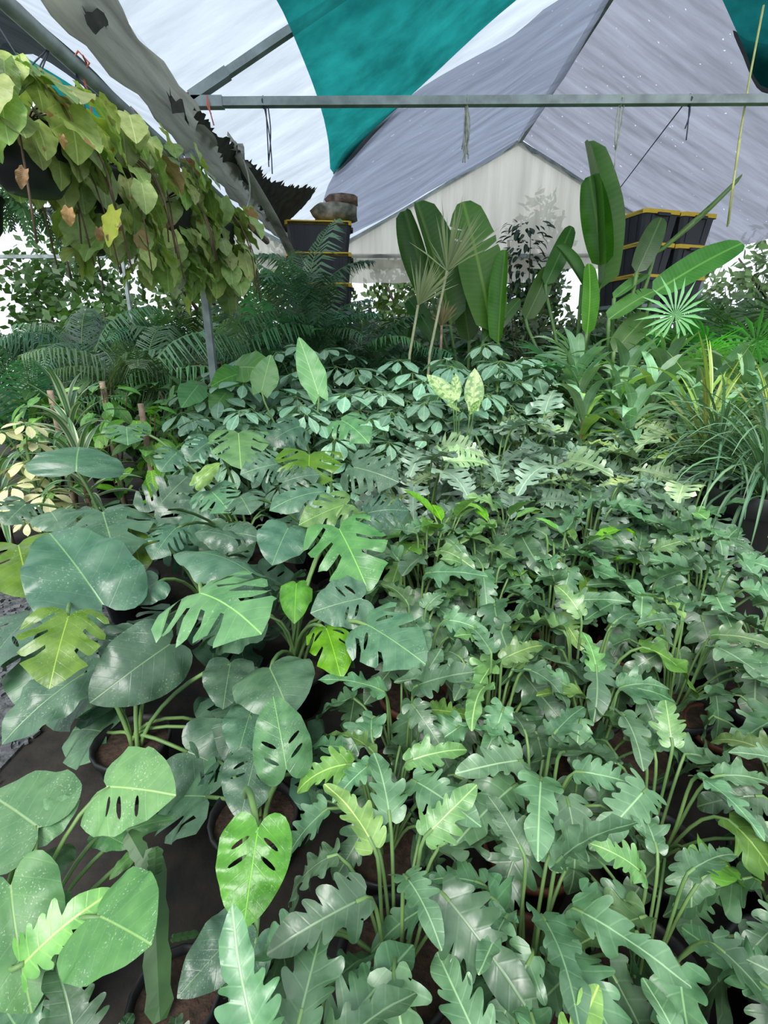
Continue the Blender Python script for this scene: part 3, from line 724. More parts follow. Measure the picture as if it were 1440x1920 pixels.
# ================================================================== LOW PHILODENDRONS (lobed leaves)
R1 = random.Random(11)
XB = [Blade(o_xanadu(R1, R1.choice((4, 5, 5)), R1.uniform(0.36, 0.6), R1.uniform(0.82, 1.15)), res=0.11, fold=R1.uniform(0.0, 0.5), arch=R1.uniform(0.2, 1.4), curl=R1.uniform(0, 1.4), wave=R1.uniform(0.06, 0.18), wf=R1.uniform(2, 4), ph=R1.uniform(0, 6), side=R1.uniform(-.09, .09)) for _ in range(16)]
SB = [Blade(o_selloum(R1, R1.choice((7, 8))), res=0.13, fold=R1.uniform(0.1, 0.4), arch=R1.uniform(0.4, 1.1), curl=R1.uniform(0.2, 1.0), wave=R1.uniform(0.05, 0.12), wf=R1.uniform(3, 6), ph=R1.uniform(0, 6), side=R1.uniform(-.08, .08)) for _ in range(8)]
def rosette(name, cat, blades, mat, n, zc, hr, rr_, lr, pitch, seed, sw=0.0045, wide=1.0, label='', group=''):
    r = random.Random(seed); t = thing(name, label, cat, (0, 0, -50), 0, group)
    for i in range(n):
        k = (i + 0.5) / n                     # 0 outer leaves ... 1 inner leaves
        az = i * 2.39996 + r.uniform(-0.4, 0.4); ln = r.uniform(*lr) * (1.0 - 0.25 * k)
        rad = (rr_[1] + (rr_[0] - rr_[1]) * k) * r.uniform(0.75, 1.2); h = (hr[0] + (hr[1] - hr[0]) * k ** 0.7) * r.uniform(0.88, 1.1)
        d = Vector((math.cos(az), math.sin(az), 0))
        B = d * rad + Vector((0, 0, zc + h)); st = Vector((d.x * 0.02, d.y * 0.02, zc - 0.02))
        c1 = st + Vector((d.x * 0.04, d.y * 0.04, h * 0.5)); c2 = B - d * rad * 0.45 - Vector((0, 0, h * 0.08))
        p = pitch[0] + (pitch[1] - pitch[0]) * k + r.uniform(-0.3, 0.3)
        az2 = az + r.uniform(-0.5, 0.5)
        dd = Vector((math.cos(az2) * math.cos(p), math.sin(az2) * math.cos(p), math.sin(p)))
        nn = Vector((-math.cos(az2) * math.sin(p), -math.sin(az2) * math.sin(p), math.cos(p))) + Vector((r.uniform(-.45, .45), r.uniform(-.45, .45), 0))
        bl = r.choice(blades); mb = MB()
        mb.add(bl.v, bl.f, 0, bl.uv, frame(B, dd, nn, ln * wide, ln, ln))
        mb.tube(bez(st, c1, c2, B, 7) + [B + dd * 0.02], sw, 1, 5, False)
        lf = obj('leaf', mb.mesh('leaf', [mat, 'stem']), t)
        if r.random() < 0.06: lf.color = (1.5, 1.4, 0.6, 1)
        elif k > 0.8 and r.random() < 0.4: lf.color = (1.3, 1.25, 0.85, 1)
    return t
XG = 'low lobed philodendrons in the middle bed'
XP = []
for i in range(7):
    t = rosette('lobed_philodendron', 'plant', XB, 'xanadu', 13 + (i % 3) * 2, POTH['m'], (0.15, 0.37), (0.04, 0.22), (0.18, 0.29), (-1.1, 0.65), 100 + i, group=XG)
    add_pot(t, 'm', i in (2, 5)); XP.append(t)
r2 = random.Random(21)
ROWS = [  # Y, first X, last X, count, scale
    (0.40, -0.13, 0.8, 4, 0.92), (0.70, 0.0, 0.98, 4, 0.98), (1.0, 0.04, 1.14, 4, 1.0), (1.31, 0.06, 1.34, 5, 1.02),
    (1.62, 0.10, 1.45, 5, 1.1), (1.92, 0.12, 1.46, 5, 1.18), (2.22, 0.16, 1.5, 5, 1.28), (2.5, 0.2, 1.6, 4, 1.38)]
first = {}
skip = {(3, 3)}
for ri, (y, xa, xb, n, sc) in enumerate(ROWS):
    for ci in range(n):
        if (ri, ci) in skip: continue
        x = xa + (xb - xa) * ci / (n - 1) + r2.uniform(-0.05, 0.05); yy = y + r2.uniform(-0.06, 0.06)
        rown = 'front row' if ri == 0 else f'{ORD[ri]} row back'
        pos = 'at the monstera end' if ci == 0 else ('at the walkway end' if ci == n - 1 else f'{ORD[ci]} from the monsteras')
        pi = r2.randrange(len(XP)); src = XP[pi]
        c = copy_tree(src, (x, yy, 0), r2.uniform(0, 6.28), sc * r2.uniform(0.94, 1.08), f'low philodendron with lobed leaves, {rown}, {pos}')
def remove_tree(t):
    for ch in list(t.children):
        for g in list(ch.children): bpy.data.objects.remove(g)
        bpy.data.objects.remove(ch)
    bpy.data.objects.remove(t)
for t in XP: remove_tree(t)
# empty pots glimpsed between the philodendrons
for (x, y, sz, terra, lab) in ((0.84, 1.36, 'l', False, 'bare black nursery pot in the gap between lobed philodendrons'), (1.3, 1.5, 'm', True, 'brown pot beside the concrete walkway')):
    t = thing('nursery_pot', lab, 'pot', (x, y, 0)); add_pot(t, sz, terra)

# ------------------------------------------------------------------ taller deep-lobed philodendrons
SP = []
SG = 'deep-lobed philodendrons behind the low bed'
for i in range(5):
    t = rosette('tree_philodendron', 'plant', SB, 'selloum', 15, POTH['l'], (0.36, 0.74), (0.08, 0.36), (0.34, 0.48), (-0.95, 0.5), 200 + i, 0.007, group=SG)
    add_pot(t, 'l'); SP.append(t)
r3 = random.Random(31)
for ri, (y, xa, xb, n, sc) in enumerate([(2.75, 0.15, 1.75, 4, 0.86), (3.05, 0.25, 2.05, 5, 0.96), (3.4, 0.3, 2.1, 5, 1.04), (3.75, 0.75, 1.15, 2, 1.12)]):
    for ci in range(n):
        x = xa + (xb - xa) * ci / (n - 1) + r3.uniform(-.06, .06)
        pos = 'at the monstera end' if ci == 0 else ('at the grass end' if ci == n - 1 else f'{ORD[ci]} from the monsteras')
        copy_tree(r3.choice(SP), (x, y + r3.uniform(-.07, .07), 0), r3.uniform(0, 6.28), sc * r3.uniform(.94, 1.06), f'tall philodendron with deeply cut leaves, {ORD[ri]} tall row, {pos}')
for t in SP: remove_tree(t)

# ================================================================== MONSTERAS
R4 = random.Random(41)
def mon(kind, **kw):
    o_, h_ = {'plain': lambda: o_monstera(R4, 0), 'slots': lambda: o_monstera(R4, 0, nhole=2, sides=(1, 1)), 'slot1': lambda: o_monstera(R4, 0, nhole=3, sides=(1, 0)),
              'split': lambda: o_monstera(R4, 3, 0.38), 'deep': lambda: o_monstera(R4, 4, 0.28), 'few': lambda: o_monstera(R4, 2, 0.48, nhole=1)}[kind]()
    a = dict(fold=0.1, arch=0.5, curl=0.5, wave=0.06, wf=R4.uniform(2, 3.4), ph=R4.uniform(0, 6)); a.update(kw)
    return Blade(o_, h_, res=0.085, **a)
MK = {k: [(b := mon(k, arch=a, curl=c, fold=f)) for a, c, f in ((0.45, 0.7, 0.1), (0.8, 1.5, 0.15), (0.6, 1.1, 0.3))] for k in ('plain', 'slots', 'slot1', 'split', 'deep', 'few')}
MK['edge'] = [mon('plain', arch=0.9, curl=1.9, fold=0.0, wave=0.05)]
MM = {k: [b.mesh('leaf', 'monstera') for b in v] for k, v in MK.items()}
MH = {k: [b.mesh('leaf', 'heart') for b in v] for k, v in MK.items()}
XM = [b.mesh('leaf', 'xanadu') for b in XB]
NEW = (1.35, 1.4, 0.18); LIT = (1.5, 1.6, 1.15); MID = (1.25, 1.3, 1.2); DK = (0.85, 0.9, 0.95); OLD = (1.0, 1.0, 1.05)  # LIT raises the leaf colour as if light fell on the blade
MPL = {}
def mplant(key, x, y, label, size='m', name='monstera', cat='plant', group='monsteras along the grit path'):
    t = thing(name, label, cat, (x, y, 0), 0, group); add_pot(t, size, False); t['_n'] = 0
    MPL[key] = (t, Vector((x, y, 0)), POTH[size])
mplant('A', -0.96, 1.42, 'monstera with long plain leaf over its open pot of brown soil', 'm')
mplant('B', -1.5, 2.0, 'monstera with two bright yellow-green leaves next to the grit path')
mplant('C', -0.42, 1.85, 'monstera with big pale split leaves beside the lobed philodendrons')
mplant('D', -0.9, 2.25, 'monstera with a large lit-tinted finger-split leaf and dark plain leaves')
mplant('E', -0.3, 2.65, 'monstera with a bright green leaf above dusty holed leaves')
mplant('F', -1.6, 2.65, 'monstera with a flat dark leaf raised towards the striped dracaena', 'l')
mplant('G', -0.95, 2.95, 'monstera with a curled yellow young leaf, in the middle of its bed', 'l')
mplant('H', -0.45, 3.2, 'monstera with pale split leaves in front of the umbrella trees', 'l')
mplant('I', -0.42, 1.12, 'monstera with one huge glossy bright green leaf with slots')
mplant('J', -0.86, 0.72, 'young monstera with round heart-shaped leaves in the front corner')
def crown_of(key):
    t, p, h = MPL[key]; return p + Vector((0, 0, h))
def tip_at(b, P_, tip, k=0.09):
    # the tip lies a little nearer the viewer when the leaf hangs down, a little farther when it rises
    t_ = (P_ - CAMP).length / ray(*b).length
    f = max(-1, min(1, (b[1] - tip[1]) / 90.0))
    return CAMP + ray(*tip) * t_ * (1 + k * f)
def mleaf(key, b, zb, tip, zt, kind='split', var=0, col=OLD, wide=1.0, side=0.0, table=None, up=0.55, heart=False, pr=0.008):
    """one leaf: base pixel at height zb, tip pixel at height zt"""
    t, p, h = MPL[key]; P_ = at_z(b[0], b[1], zb); Q_ = tip_at(b, P_, tip)
    bl = MK[kind][var % len(MK[kind])]; me = (MH if heart else MM)[kind][var % len(MK[kind])]
    mid = (P_ + Q_) / 2; toc = (CAMP - mid).normalized()
    ax = (Q_ - P_).normalized(); lat = ax.cross(Vector((0, 0, 1)))
    n_ = Vector((0, 0, up)) + toc * 0.7 + (lat.normalized() * side if lat.length > 1e-3 else Vector())
    mw = chord_frame(bl, P_, Q_, n_, wide)
    obj('leaf', me, t, Matrix.Translation(-p) @ mw, col)
    st = crown_of(key) + Vector((rng.uniform(-.04, .04), rng.uniform(-.04, .04), -0.02)); dv = P_ - st
    hd = Vector((dv.x, dv.y, 0))
    pts = bez(st, st + Vector((0, 0, dv.z * 0.55)) + hd * 0.1, P_ - hd * 0.3 - Vector((0, 0, 0.02)) - ax * 0.03, P_ + ax * 0.01, 9)
    MB().tube([q - p for q in pts], [pr * 1.3] + [pr] * 7 + [pr * 0.7], 0, 6).build('petiole', 'stem', t)
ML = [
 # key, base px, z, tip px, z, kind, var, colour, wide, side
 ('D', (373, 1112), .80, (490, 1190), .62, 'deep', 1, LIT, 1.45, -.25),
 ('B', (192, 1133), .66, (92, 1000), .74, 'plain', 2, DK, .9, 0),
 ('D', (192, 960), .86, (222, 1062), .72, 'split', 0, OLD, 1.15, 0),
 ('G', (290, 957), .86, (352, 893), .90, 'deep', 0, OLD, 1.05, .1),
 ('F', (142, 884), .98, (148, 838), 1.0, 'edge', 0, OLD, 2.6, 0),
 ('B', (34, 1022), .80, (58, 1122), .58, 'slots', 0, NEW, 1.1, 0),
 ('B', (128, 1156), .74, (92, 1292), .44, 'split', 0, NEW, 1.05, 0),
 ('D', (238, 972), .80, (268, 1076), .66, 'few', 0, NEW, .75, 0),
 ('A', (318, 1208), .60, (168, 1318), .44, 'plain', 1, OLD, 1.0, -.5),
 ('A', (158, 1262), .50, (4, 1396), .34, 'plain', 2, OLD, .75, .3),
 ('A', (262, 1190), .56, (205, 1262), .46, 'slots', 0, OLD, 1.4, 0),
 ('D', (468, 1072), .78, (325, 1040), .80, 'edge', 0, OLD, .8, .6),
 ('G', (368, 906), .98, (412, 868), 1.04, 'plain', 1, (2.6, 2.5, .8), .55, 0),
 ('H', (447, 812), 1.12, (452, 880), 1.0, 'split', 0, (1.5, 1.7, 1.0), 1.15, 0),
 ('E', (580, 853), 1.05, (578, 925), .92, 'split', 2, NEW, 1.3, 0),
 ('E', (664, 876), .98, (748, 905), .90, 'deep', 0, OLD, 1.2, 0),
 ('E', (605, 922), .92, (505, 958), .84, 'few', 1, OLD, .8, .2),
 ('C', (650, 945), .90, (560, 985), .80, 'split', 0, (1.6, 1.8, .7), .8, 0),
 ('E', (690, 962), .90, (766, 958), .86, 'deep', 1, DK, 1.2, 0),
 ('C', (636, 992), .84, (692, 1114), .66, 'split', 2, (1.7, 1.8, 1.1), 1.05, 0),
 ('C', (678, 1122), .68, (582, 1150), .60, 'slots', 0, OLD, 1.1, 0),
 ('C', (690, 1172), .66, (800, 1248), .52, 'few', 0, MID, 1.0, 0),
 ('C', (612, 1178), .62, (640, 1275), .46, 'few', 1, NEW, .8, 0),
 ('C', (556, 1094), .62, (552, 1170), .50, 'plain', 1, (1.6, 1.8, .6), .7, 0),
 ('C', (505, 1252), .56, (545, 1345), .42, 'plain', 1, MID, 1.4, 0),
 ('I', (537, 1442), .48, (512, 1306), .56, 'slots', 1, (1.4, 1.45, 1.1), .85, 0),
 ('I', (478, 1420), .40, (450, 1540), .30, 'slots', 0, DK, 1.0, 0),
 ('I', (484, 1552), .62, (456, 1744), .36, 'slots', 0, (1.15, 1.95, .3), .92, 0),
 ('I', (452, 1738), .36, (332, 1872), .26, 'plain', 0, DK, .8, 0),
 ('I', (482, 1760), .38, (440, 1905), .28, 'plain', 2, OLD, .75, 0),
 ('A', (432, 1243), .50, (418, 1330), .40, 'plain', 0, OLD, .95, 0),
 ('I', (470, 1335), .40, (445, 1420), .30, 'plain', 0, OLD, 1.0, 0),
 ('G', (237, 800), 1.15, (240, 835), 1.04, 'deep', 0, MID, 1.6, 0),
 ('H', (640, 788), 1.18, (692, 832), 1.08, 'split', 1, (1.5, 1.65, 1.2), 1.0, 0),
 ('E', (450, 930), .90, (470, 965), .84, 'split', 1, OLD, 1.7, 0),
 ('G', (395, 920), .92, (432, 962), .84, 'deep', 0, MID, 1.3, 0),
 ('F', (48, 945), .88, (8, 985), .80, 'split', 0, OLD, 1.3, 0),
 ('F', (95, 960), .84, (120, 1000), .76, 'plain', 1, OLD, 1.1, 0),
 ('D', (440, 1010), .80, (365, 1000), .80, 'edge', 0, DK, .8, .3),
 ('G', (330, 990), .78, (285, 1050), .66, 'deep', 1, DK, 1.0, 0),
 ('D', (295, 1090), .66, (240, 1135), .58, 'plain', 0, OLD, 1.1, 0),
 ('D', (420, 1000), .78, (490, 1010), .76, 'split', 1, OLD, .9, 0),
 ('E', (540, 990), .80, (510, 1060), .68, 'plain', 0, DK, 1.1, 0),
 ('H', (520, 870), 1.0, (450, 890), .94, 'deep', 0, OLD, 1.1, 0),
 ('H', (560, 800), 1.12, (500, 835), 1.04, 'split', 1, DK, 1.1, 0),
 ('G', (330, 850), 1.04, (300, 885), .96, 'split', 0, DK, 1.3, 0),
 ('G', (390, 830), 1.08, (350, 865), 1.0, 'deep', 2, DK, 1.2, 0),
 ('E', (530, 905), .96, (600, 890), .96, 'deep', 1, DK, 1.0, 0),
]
for e in ML: mleaf(*e)
rm = random.Random(43)
for key in 'ABCDEFGHI':       # older leaves lower down fill each plant
    t, p, h = MPL[key]
    for k in range(9):
        az = rm.uniform(0, 6.28); rad = rm.uniform(.12, .32); z = rm.uniform(.3, .52) + (.22 if key in 'EFGH' else 0) - (.12 if key in 'AI' else 0)
        if key in 'AI' and math.sin(az) < -0.2: continue
        B_ = p + Vector((math.cos(az) * rad, math.sin(az) * rad, z)); ln = rm.uniform(.24, .36)
        pt = rm.uniform(-.9, -.1); d = Vector((math.cos(az) * math.cos(pt), math.sin(az) * math.cos(pt), math.sin(pt)))
        kd = rm.choice(('split', 'deep', 'plain', 'slots', 'few'))
        mw = frame(B_, d, Vector((0, 0, 1)) + Vector((rm.uniform(-.4, .4), rm.uniform(-.6, .1), 0)), ln, ln, ln)
        cc = rm.choice((OLD, DK, DK, OLD, MID))
        obj('leaf', rm.choice(MM[kd]), t, Matrix.Translation(-p) @ mw, cc)
        MB().tube([q - p for q in bez(crown_of(key), crown_of(key) + Vector((0, 0, z * .5)), B_ - d * .1, B_, 6)], .007, 0, 5).build('petiole', 'stem', t)
# front corner plant with heart-shaped leaves
for e in [((200, 1475), .52, (330, 1492), .50, 'slot1', 0, (1.15, 1.15, 1.0), 1.15, 0), ((72, 1552), .50, (-20, 1490), .52, 'plain', 0, (.95, 1., 1.05), 1.3, 0),
          ((60, 1555), .49, (150, 1500), .50, 'plain', 0, (.95, 1., 1.05), 1.0, 0), ((20, 1660), .46, (60, 1900), .32, 'plain', 2, (1.05, 1.1, 1.0), .8, .2),
          ((182, 1716), .46, (284, 1772), .40, 'plain', 0, (1.15, 1.2, 1.0), 1.35, 0), ((110, 1590), .40, (95, 1660), .34, 'plain', 1, (.7, .72, .7), .9, 0),
          ((230, 1560), .36, (330, 1535), .38, 'plain', 1, (.9, 1, .9), .4, 0), ((130, 1690), .38, (60, 1760), .32, 'plain', 2, (.7, .75, .7), .8, 0),
          ((250, 1600), .34, (205, 1650), .30, 'plain', 1, (.9, 1, .7), .5, 0), ((185, 1560), .36, (245, 1590), .32, 'plain', 0, (.75, .8, .75), .6, 0)]:
    mleaf('J', *e, heart=True, pr=.006)
def xleaf(key, b, zb, tip, zt, var, col, wide=1.0):
    t, p, h = MPL[key]; P_ = at_z(*b, zb); Q_ = tip_at(b, P_, tip); bl = XB[var]
    obj('leaf', XM[var], t, Matrix.Translation(-p) @ chord_frame(bl, P_, Q_, Vector((0, 0, .5)) + (CAMP - P_).normalized() * .7, wide), col)
    MB().tube([q - p for q in bez(crown_of(key), crown_of(key) + Vector((0, 0, .15)), P_ - (Q_ - P_) * .3, P_, 7)], .006, 0, 5).build('petiole', 'stem', t)
xleaf('J', (46, 1806), .40, (216, 1668), .47, 3, (1.5, 1.5, .8), 1.2)
mplant('K', -0.62, 0.42, 'lobed philodendron leaf cluster at the bottom edge by the flat-stemmed cactus', 's', 'lobed_philodendron', group=XG)
for b, t_, v, c in (((140, 1960), (104, 1802), 5, (.85, .9, .85)), ((60, 1960), (0, 1880), 2, (.75, .8, .8)), ((200, 1985), (250, 1900), 1, (.7, .75, .75)), ((330, 1970), (330, 1905), 4, (.75, .8, .75))):
    xleaf('K', b, .3, t_, .34, v, c, 1.3)
# flat-stemmed cactus between the two
t = thing('flat_stemmed_cactus', 'flat-stemmed dark green cactus with strap-like stems by the bright monstera leaf', 'plant', (-0.5, 0.7, 0))
add_pot(t, 's'); p = Vector((-0.5, 0.7, 0))
for (a, za, b, zb, w) in (((300, 1915), .16, (285, 1590), .42, .028), ((285, 1640), .38, (240, 1560), .44, .02), ((290, 1640), .4, (292, 1590), .46, .016), ((320, 1760), .3, (372, 1750), .24, .008)):
    A_, B_ = at_z(*a, za), at_z(*b, zb); d = (B_ - A_).normalized(); n_ = (CAMP - A_).normalized(); x = d.cross(n_).normalized()
    vs, fs = [], []
    for i in range(13):
        q = A_.lerp(B_, i / 12) - p; ww = w * (1 + .12 * math.sin(i * 2.1)) * (1 if 0 < i < 12 else .5)
        vs += [q - x * ww, q + n_ * .006, q + x * ww, q - n_ * .006]
        if i: o_ = 4 * (i - 1); fs += [(o_ + k, o_ + (k + 1) % 4, o_ + 4 + (k + 1) % 4, o_ + 4 + k) for k in range(4)]
    ob = MB().add(vs, fs).build('flat_stem', 'cactus', t, False)

# ================================================================== UMBRELLA TREES
R5 = random.Random(51)
def leaflet(w, arch, fold, n=6, peak=0.6): return Blade(o_ellipse(w, 0.1, peak, n), res=0.22, fold=fold, arch=arch)
LF = [leaflet(0.25, R5.uniform(.2, .6), R5.uniform(.1, .35)) for _ in range(4)]
def palmate(mb, P_, n_, nl, ln, r, mi=0):
    n_ = Vector(n_).normalized(); x = n_.orthogonal().normalized(); y = n_.cross(x); a0 = r.uniform(0, 6.28)
    for k in range(nl):
        a = a0 + k * 6.283 / nl * 0.93; d = (x * math.cos(a) + y * math.sin(a) - n_ * r.uniform(.15, .5)).normalized()
        l = ln * r.uniform(.8, 1.1); q = P_ + d * ln * .22; bl = r.choice(LF)
        mb.add(bl.v, bl.f, mi, bl.uv, frame(q, d, n_ + d * .2, l * 1.05, l, l)); mb.tube([P_, q + d * .01], .0025, 1, 4, False)
def umbrella_tree(seed, H, nh, mat='schefflera', ln=(.15, .205), label='', group='umbrella trees across the bench line', pot='m', spread=.2):
    r = random.Random(seed); t = thing('umbrella_tree', label, 'plant', (0, 0, -50), 0, group); add_pot(t, pot)
    z0 = POTH[pot]
    tr_ = [Vector((0, 0, z0 - .03)), Vector((.02, .01, H * .4)), Vector((-.01, .02, H * .7)), Vector((.01, 0, H * .93))]
    MB().tube(bez(*tr_, 9), .011, 0, 6).build('trunk', 'stem', t)
    for i in range(nh):
        k = (i + .5) / nh; h = H * (.42 + .56 * k); az = i * 2.4 + r.uniform(-.3, .3); rad = spread * (1.15 - .75 * k) * r.uniform(.8, 1.3)
        B_ = Vector((math.cos(az) * rad, math.sin(az) * rad, h + .08 * r.random() + (0.05 if k > .8 else 0))); s0 = Vector((0, 0, h - .1))
        mb = MB(); mb.tube(bez(s0, s0 + Vector((B_.x * .3, B_.y * .3, .03)), B_ - Vector((B_.x * .3, B_.y * .3, .02)), B_, 5), .004, 1, 4, False)
        palmate(mb, B_, Vector((B_.x * 1.6, B_.y * 1.6, .55)), r.choice((6, 7, 7, 8)), r.uniform(*ln), r)
        obj('leaf', mb.mesh('leaf', [mat, 'stem']), t)
    return t
UP = [umbrella_tree(300 + i, 1.3, 17) for i in range(5)]
ru = random.Random(53)
US = [ # rows: Y, X list, height scale
 (3.42, (-1.35, -1.02, -.7, -.35, -.02), .86), (3.8, (-1.55, -1.2, -.8, -.42, -.05, .32, .68), .99), (4.2, (-1.5, -1.1, -.68, -.25, .15, .5, .85, 1.2), 1.07), (4.65, (-.9, -.4, .1, .55, .95, 1.35), 1.13)]
for ri, (y, xs, s) in enumerate(US):
    for ci, x in enumerate(xs):
        pos = 'next to the steel post' if ci == 0 else ('nearest the broad strap-leaved plants' if ci == len(xs) - 1 else f'{ORD[ci]} from the steel post')
        copy_tree(ru.choice(UP), (x + ru.uniform(-.07, .07), y + ru.uniform(-.08, .08), 0), ru.uniform(0, 6.28), (s * 1.05, s * 1.05, s * ru.uniform(.94, 1.06)), f'umbrella tree with glossy fingered leaves, {ORD[ri]} row, {pos}')
for t in UP: remove_tree(t)
vt = umbrella_tree(350, 1.14, 14, 'varieg', (.1, .13), 'cream and yellow variegated umbrella tree beside the striped dracaena', 'cream umbrella tree', 's', .16); vt.location = (-2.2, 2.85, 0)

# ================================================================== HERO LEAVES HIGHER UP: elephant ears, dumb cane, aglaonema
def leaf_plant(name, label, x, y, size='m', group=None): 
    t = thing(name, label, 'plant', (x, y, 0), 0, group); add_pot(t, size); return t, Vector((x, y, 0)), POTH[size]
def yleaf(pl, blade, me, b, yb, tip, yt, col=None, wide=1.0, n=None, pr=.008, pm='stem', petiole=True):
    t, p, h = pl; P_, Q_ = at_y(b[0], b[1], yb), at_y(tip[0], tip[1], yt); toc = (CAMP - P_).normalized()
    n_ = Vector(n) if n else toc * .8 + Vector((0, 0, .5))
    obj('leaf', me, t, Matrix.Translation(-p) @ chord_frame(blade, P_, Q_, n_, wide), col)
    if petiole:
        st = p + Vector((0, 0, h)); ax = (Q_ - P_).normalized()
        MB().tube([q - p for q in bez(st, st + Vector((0, 0, (P_.z - h) * .5)), P_ - Vector((0, 0, .15)), P_ + ax * .01, 9)], [pr * 1.4] + [pr] * 8, 0, 6).build('petiole', pm, t)
AB = [Blade(o_ellipse(.34, .2, .33, 9, heart=.12), res=.1, fold=.12, arch=a, curl=.5, wave=.04, wf=3) for a in (.3, .7)]
AM = [b.mesh('leaf', 'alocasia') for b in AB]
ep = leaf_plant('elephant_ear', 'elephant ear with a tall pointed pale leaf rising above the umbrella trees', -.62, 3.55, 'l')
yleaf(ep, AB[0], AM[0], (598, 742), 3.5, (560, 632), 3.7, (1.2, 1.2, 1.2), .62)
yleaf(ep, AB[0], AM[0], (490, 735), 3.6, (508, 665), 3.75, (1.1, 1.1, 1), 1.0)
ep2 = leaf_plant('elephant_ear', 'elephant ear with wide dark green leaves at the foot of the steel post', -1.15, 3.95, 'l')
yleaf(ep2, AB[1], AM[1], (455, 700), 3.9, (395, 725), 3.7, (.75, .85, .5), 1.1)
yleaf(ep2, AB[1], AM[1], (440, 690), 3.95, (520, 700), 3.8, (.9, 1, .7), 1.1)
yleaf(ep2, AB[0], AM[0], (372, 722), 3.7, (340, 765), 3.5, (.7, .85, .8), 1.2)
yleaf(ep2, AB[0], AM[0], (425, 735), 3.75, (395, 775), 3.6, (.8, .9, .7), 1.2)
DB = [Blade(o_ellipse(.22, .2, .42, 8, heart=.02), res=.1, fold=.15, arch=a, wave=.03) for a in (.2, .6)]
DM = [b.mesh('leaf', 'dieff') for b in DB]
dp = leaf_plant('dumb_cane', 'dumb cane with cream-blotched leaves standing among the umbrella trees', .52, 3.5)
for b, yb, t_, yt, w in (((852, 752), 3.4, (800, 702), 3.5, 1.0), ((856, 752), 3.42, (854, 700), 3.55, .8), ((888, 770), 3.4, (890, 690), 3.5, 1.05), ((880, 775), 3.35, (905, 750), 3.25, .9), ((862, 770), 3.35, (838, 760), 3.2, .9)):
    yleaf(dp, DB[0], DM[0], b, yb, t_, yt, None, w, pr=.005)
GB = [Blade(o_ellipse(.19, .2, .42, 8), res=.1, fold=f, arch=a, wave=.04) for f, a in ((.3, .5), (.2, .9), (.5, .3))]
GM = [b.mesh('leaf', 'aglaonema') for b in GB]
def aglao(x, y, label, base, H, cols, seed, lr=(.16, .24)):
    pl = leaf_plant('aglaonema', label, x, y, 's', 'broad-leaved aglaonemas among the cut-leaf philodendrons'); r = random.Random(seed); t, p, h = pl
    for i in range(11):
        k = i / 11; az = i * 2.4 + r.uniform(-.3, .3); rad = .16 - .1 * k; B_ = Vector((math.cos(az) * rad, math.sin(az) * rad, H * (.72 + .28 * k)))
        pt = -.3 + 1.3 * k; d = Vector((math.cos(az) * math.cos(pt), math.sin(az) * math.cos(pt), math.sin(pt))); ln = r.uniform(*lr); vi = r.randrange(3)
        obj('leaf', GM[vi], t, frame(B_, d, Vector((-d.x * d.z, -d.y * d.z, 1.001 - d.z * d.z)), ln, ln, ln), cols[i % len(cols)])
        MB().tube(bez((0, 0, h - .02), (0, 0, H * .5), B_ - d * .08, B_, 6), .004, 0, 5).build('petiole', 'stem', t)
Q = at_z(842, 935, .86); aglao(Q.x, Q.y, 'aglaonema with bright upright leaves, closer to the monsteras', None, .8, [(1.6, 1.7, .6), (1.2, 1.3, .8), (1, 1, 1)], 61)
Q = at_z(945, 925, .9); aglao(Q.x, Q.y, 'aglaonema with one glossy bright leaf, between the other two aglaonemas', None, .82, [(1.2, 1.4, .5), (.9, 1, .9), (1, 1.1, 1)], 62)
Q = at_z(1095, 985, .78); aglao(Q.x, Q.y, 'aglaonema with silvery patterned leaves, closer to the walkway', None, .74, [(1.5, 1.6, 1.2), (1, 1.1, .9), (1.3, 1.5, .5)], 63)
Q = at_z(1225, 985, .75); aglao(Q.x, Q.y, 'small aglaonema with a yellow-green young leaf at the edge of the bed', None, .72, [(2, 2.2, .3), (1, 1.1, .8), (.9, 1, .9)], 64, (.1, .15))

# ================================================================== STRAP-LEAVED PLANTS
R6 = random.Random(71)
def strap_plant(name, seed, n, H, ln, w, mat, arch, pot, group, pitch=(.2, 1.45), cane=True, canew=.014, fold=.3, tints=((1, 1, 1),), top=.35, wave=0.0):
    r = random.Random(seed); t = thing(name, '', 'plant', (0, 0, -50), 0, group); add_pot(t, pot)
    z0 = POTH[pot]
    if cane: MB().tube([(0, 0, z0 - .03), (.008, 0, H * .5), (0, .005, H)], canew, 0, 7).build('cane', 'woodystem', t)
    for i in range(n):
        k = (i + .5) / n; az = i * 2.4 + r.uniform(-.3, .3); l = r.uniform(*ln); pt = pitch[0] + (pitch[1] - pitch[0]) * k
        vs, fs, uv = strap(l, w * r.uniform(.8, 1.15), arch * r.uniform(.7, 1.3) * (1.15 - .6 * k), 9, fold, pt, twist=r.uniform(-.5, .5), wave=wave)
        z = max(z0, H - top * (1 - k))
        lf = obj('leaf', MB().add(vs, fs, 0, uv, Matrix.Translation((0, 0, z)) @ rotz(az)).mesh('leaf', [mat]), t)
        c = r.choice(tints); lf.color = (c[0], c[1], c[2], 1)
    return t
CG = 'broad strap-leaved plants in front of the fan palms'
CP = [strap_plant('corn_plant', 400 + i, 20, 1.12, (.36, .54), .046, 'strap', 2.1, 'm', CG, (.1, 1.4), tints=((1, 1, 1), (.8, .95, .9), (1.0, 1.1, 1.15), (1, 1, 1), (.9, 1, 1), (1.5, 1.5, .6)), wave=.12) for i in range(4)]
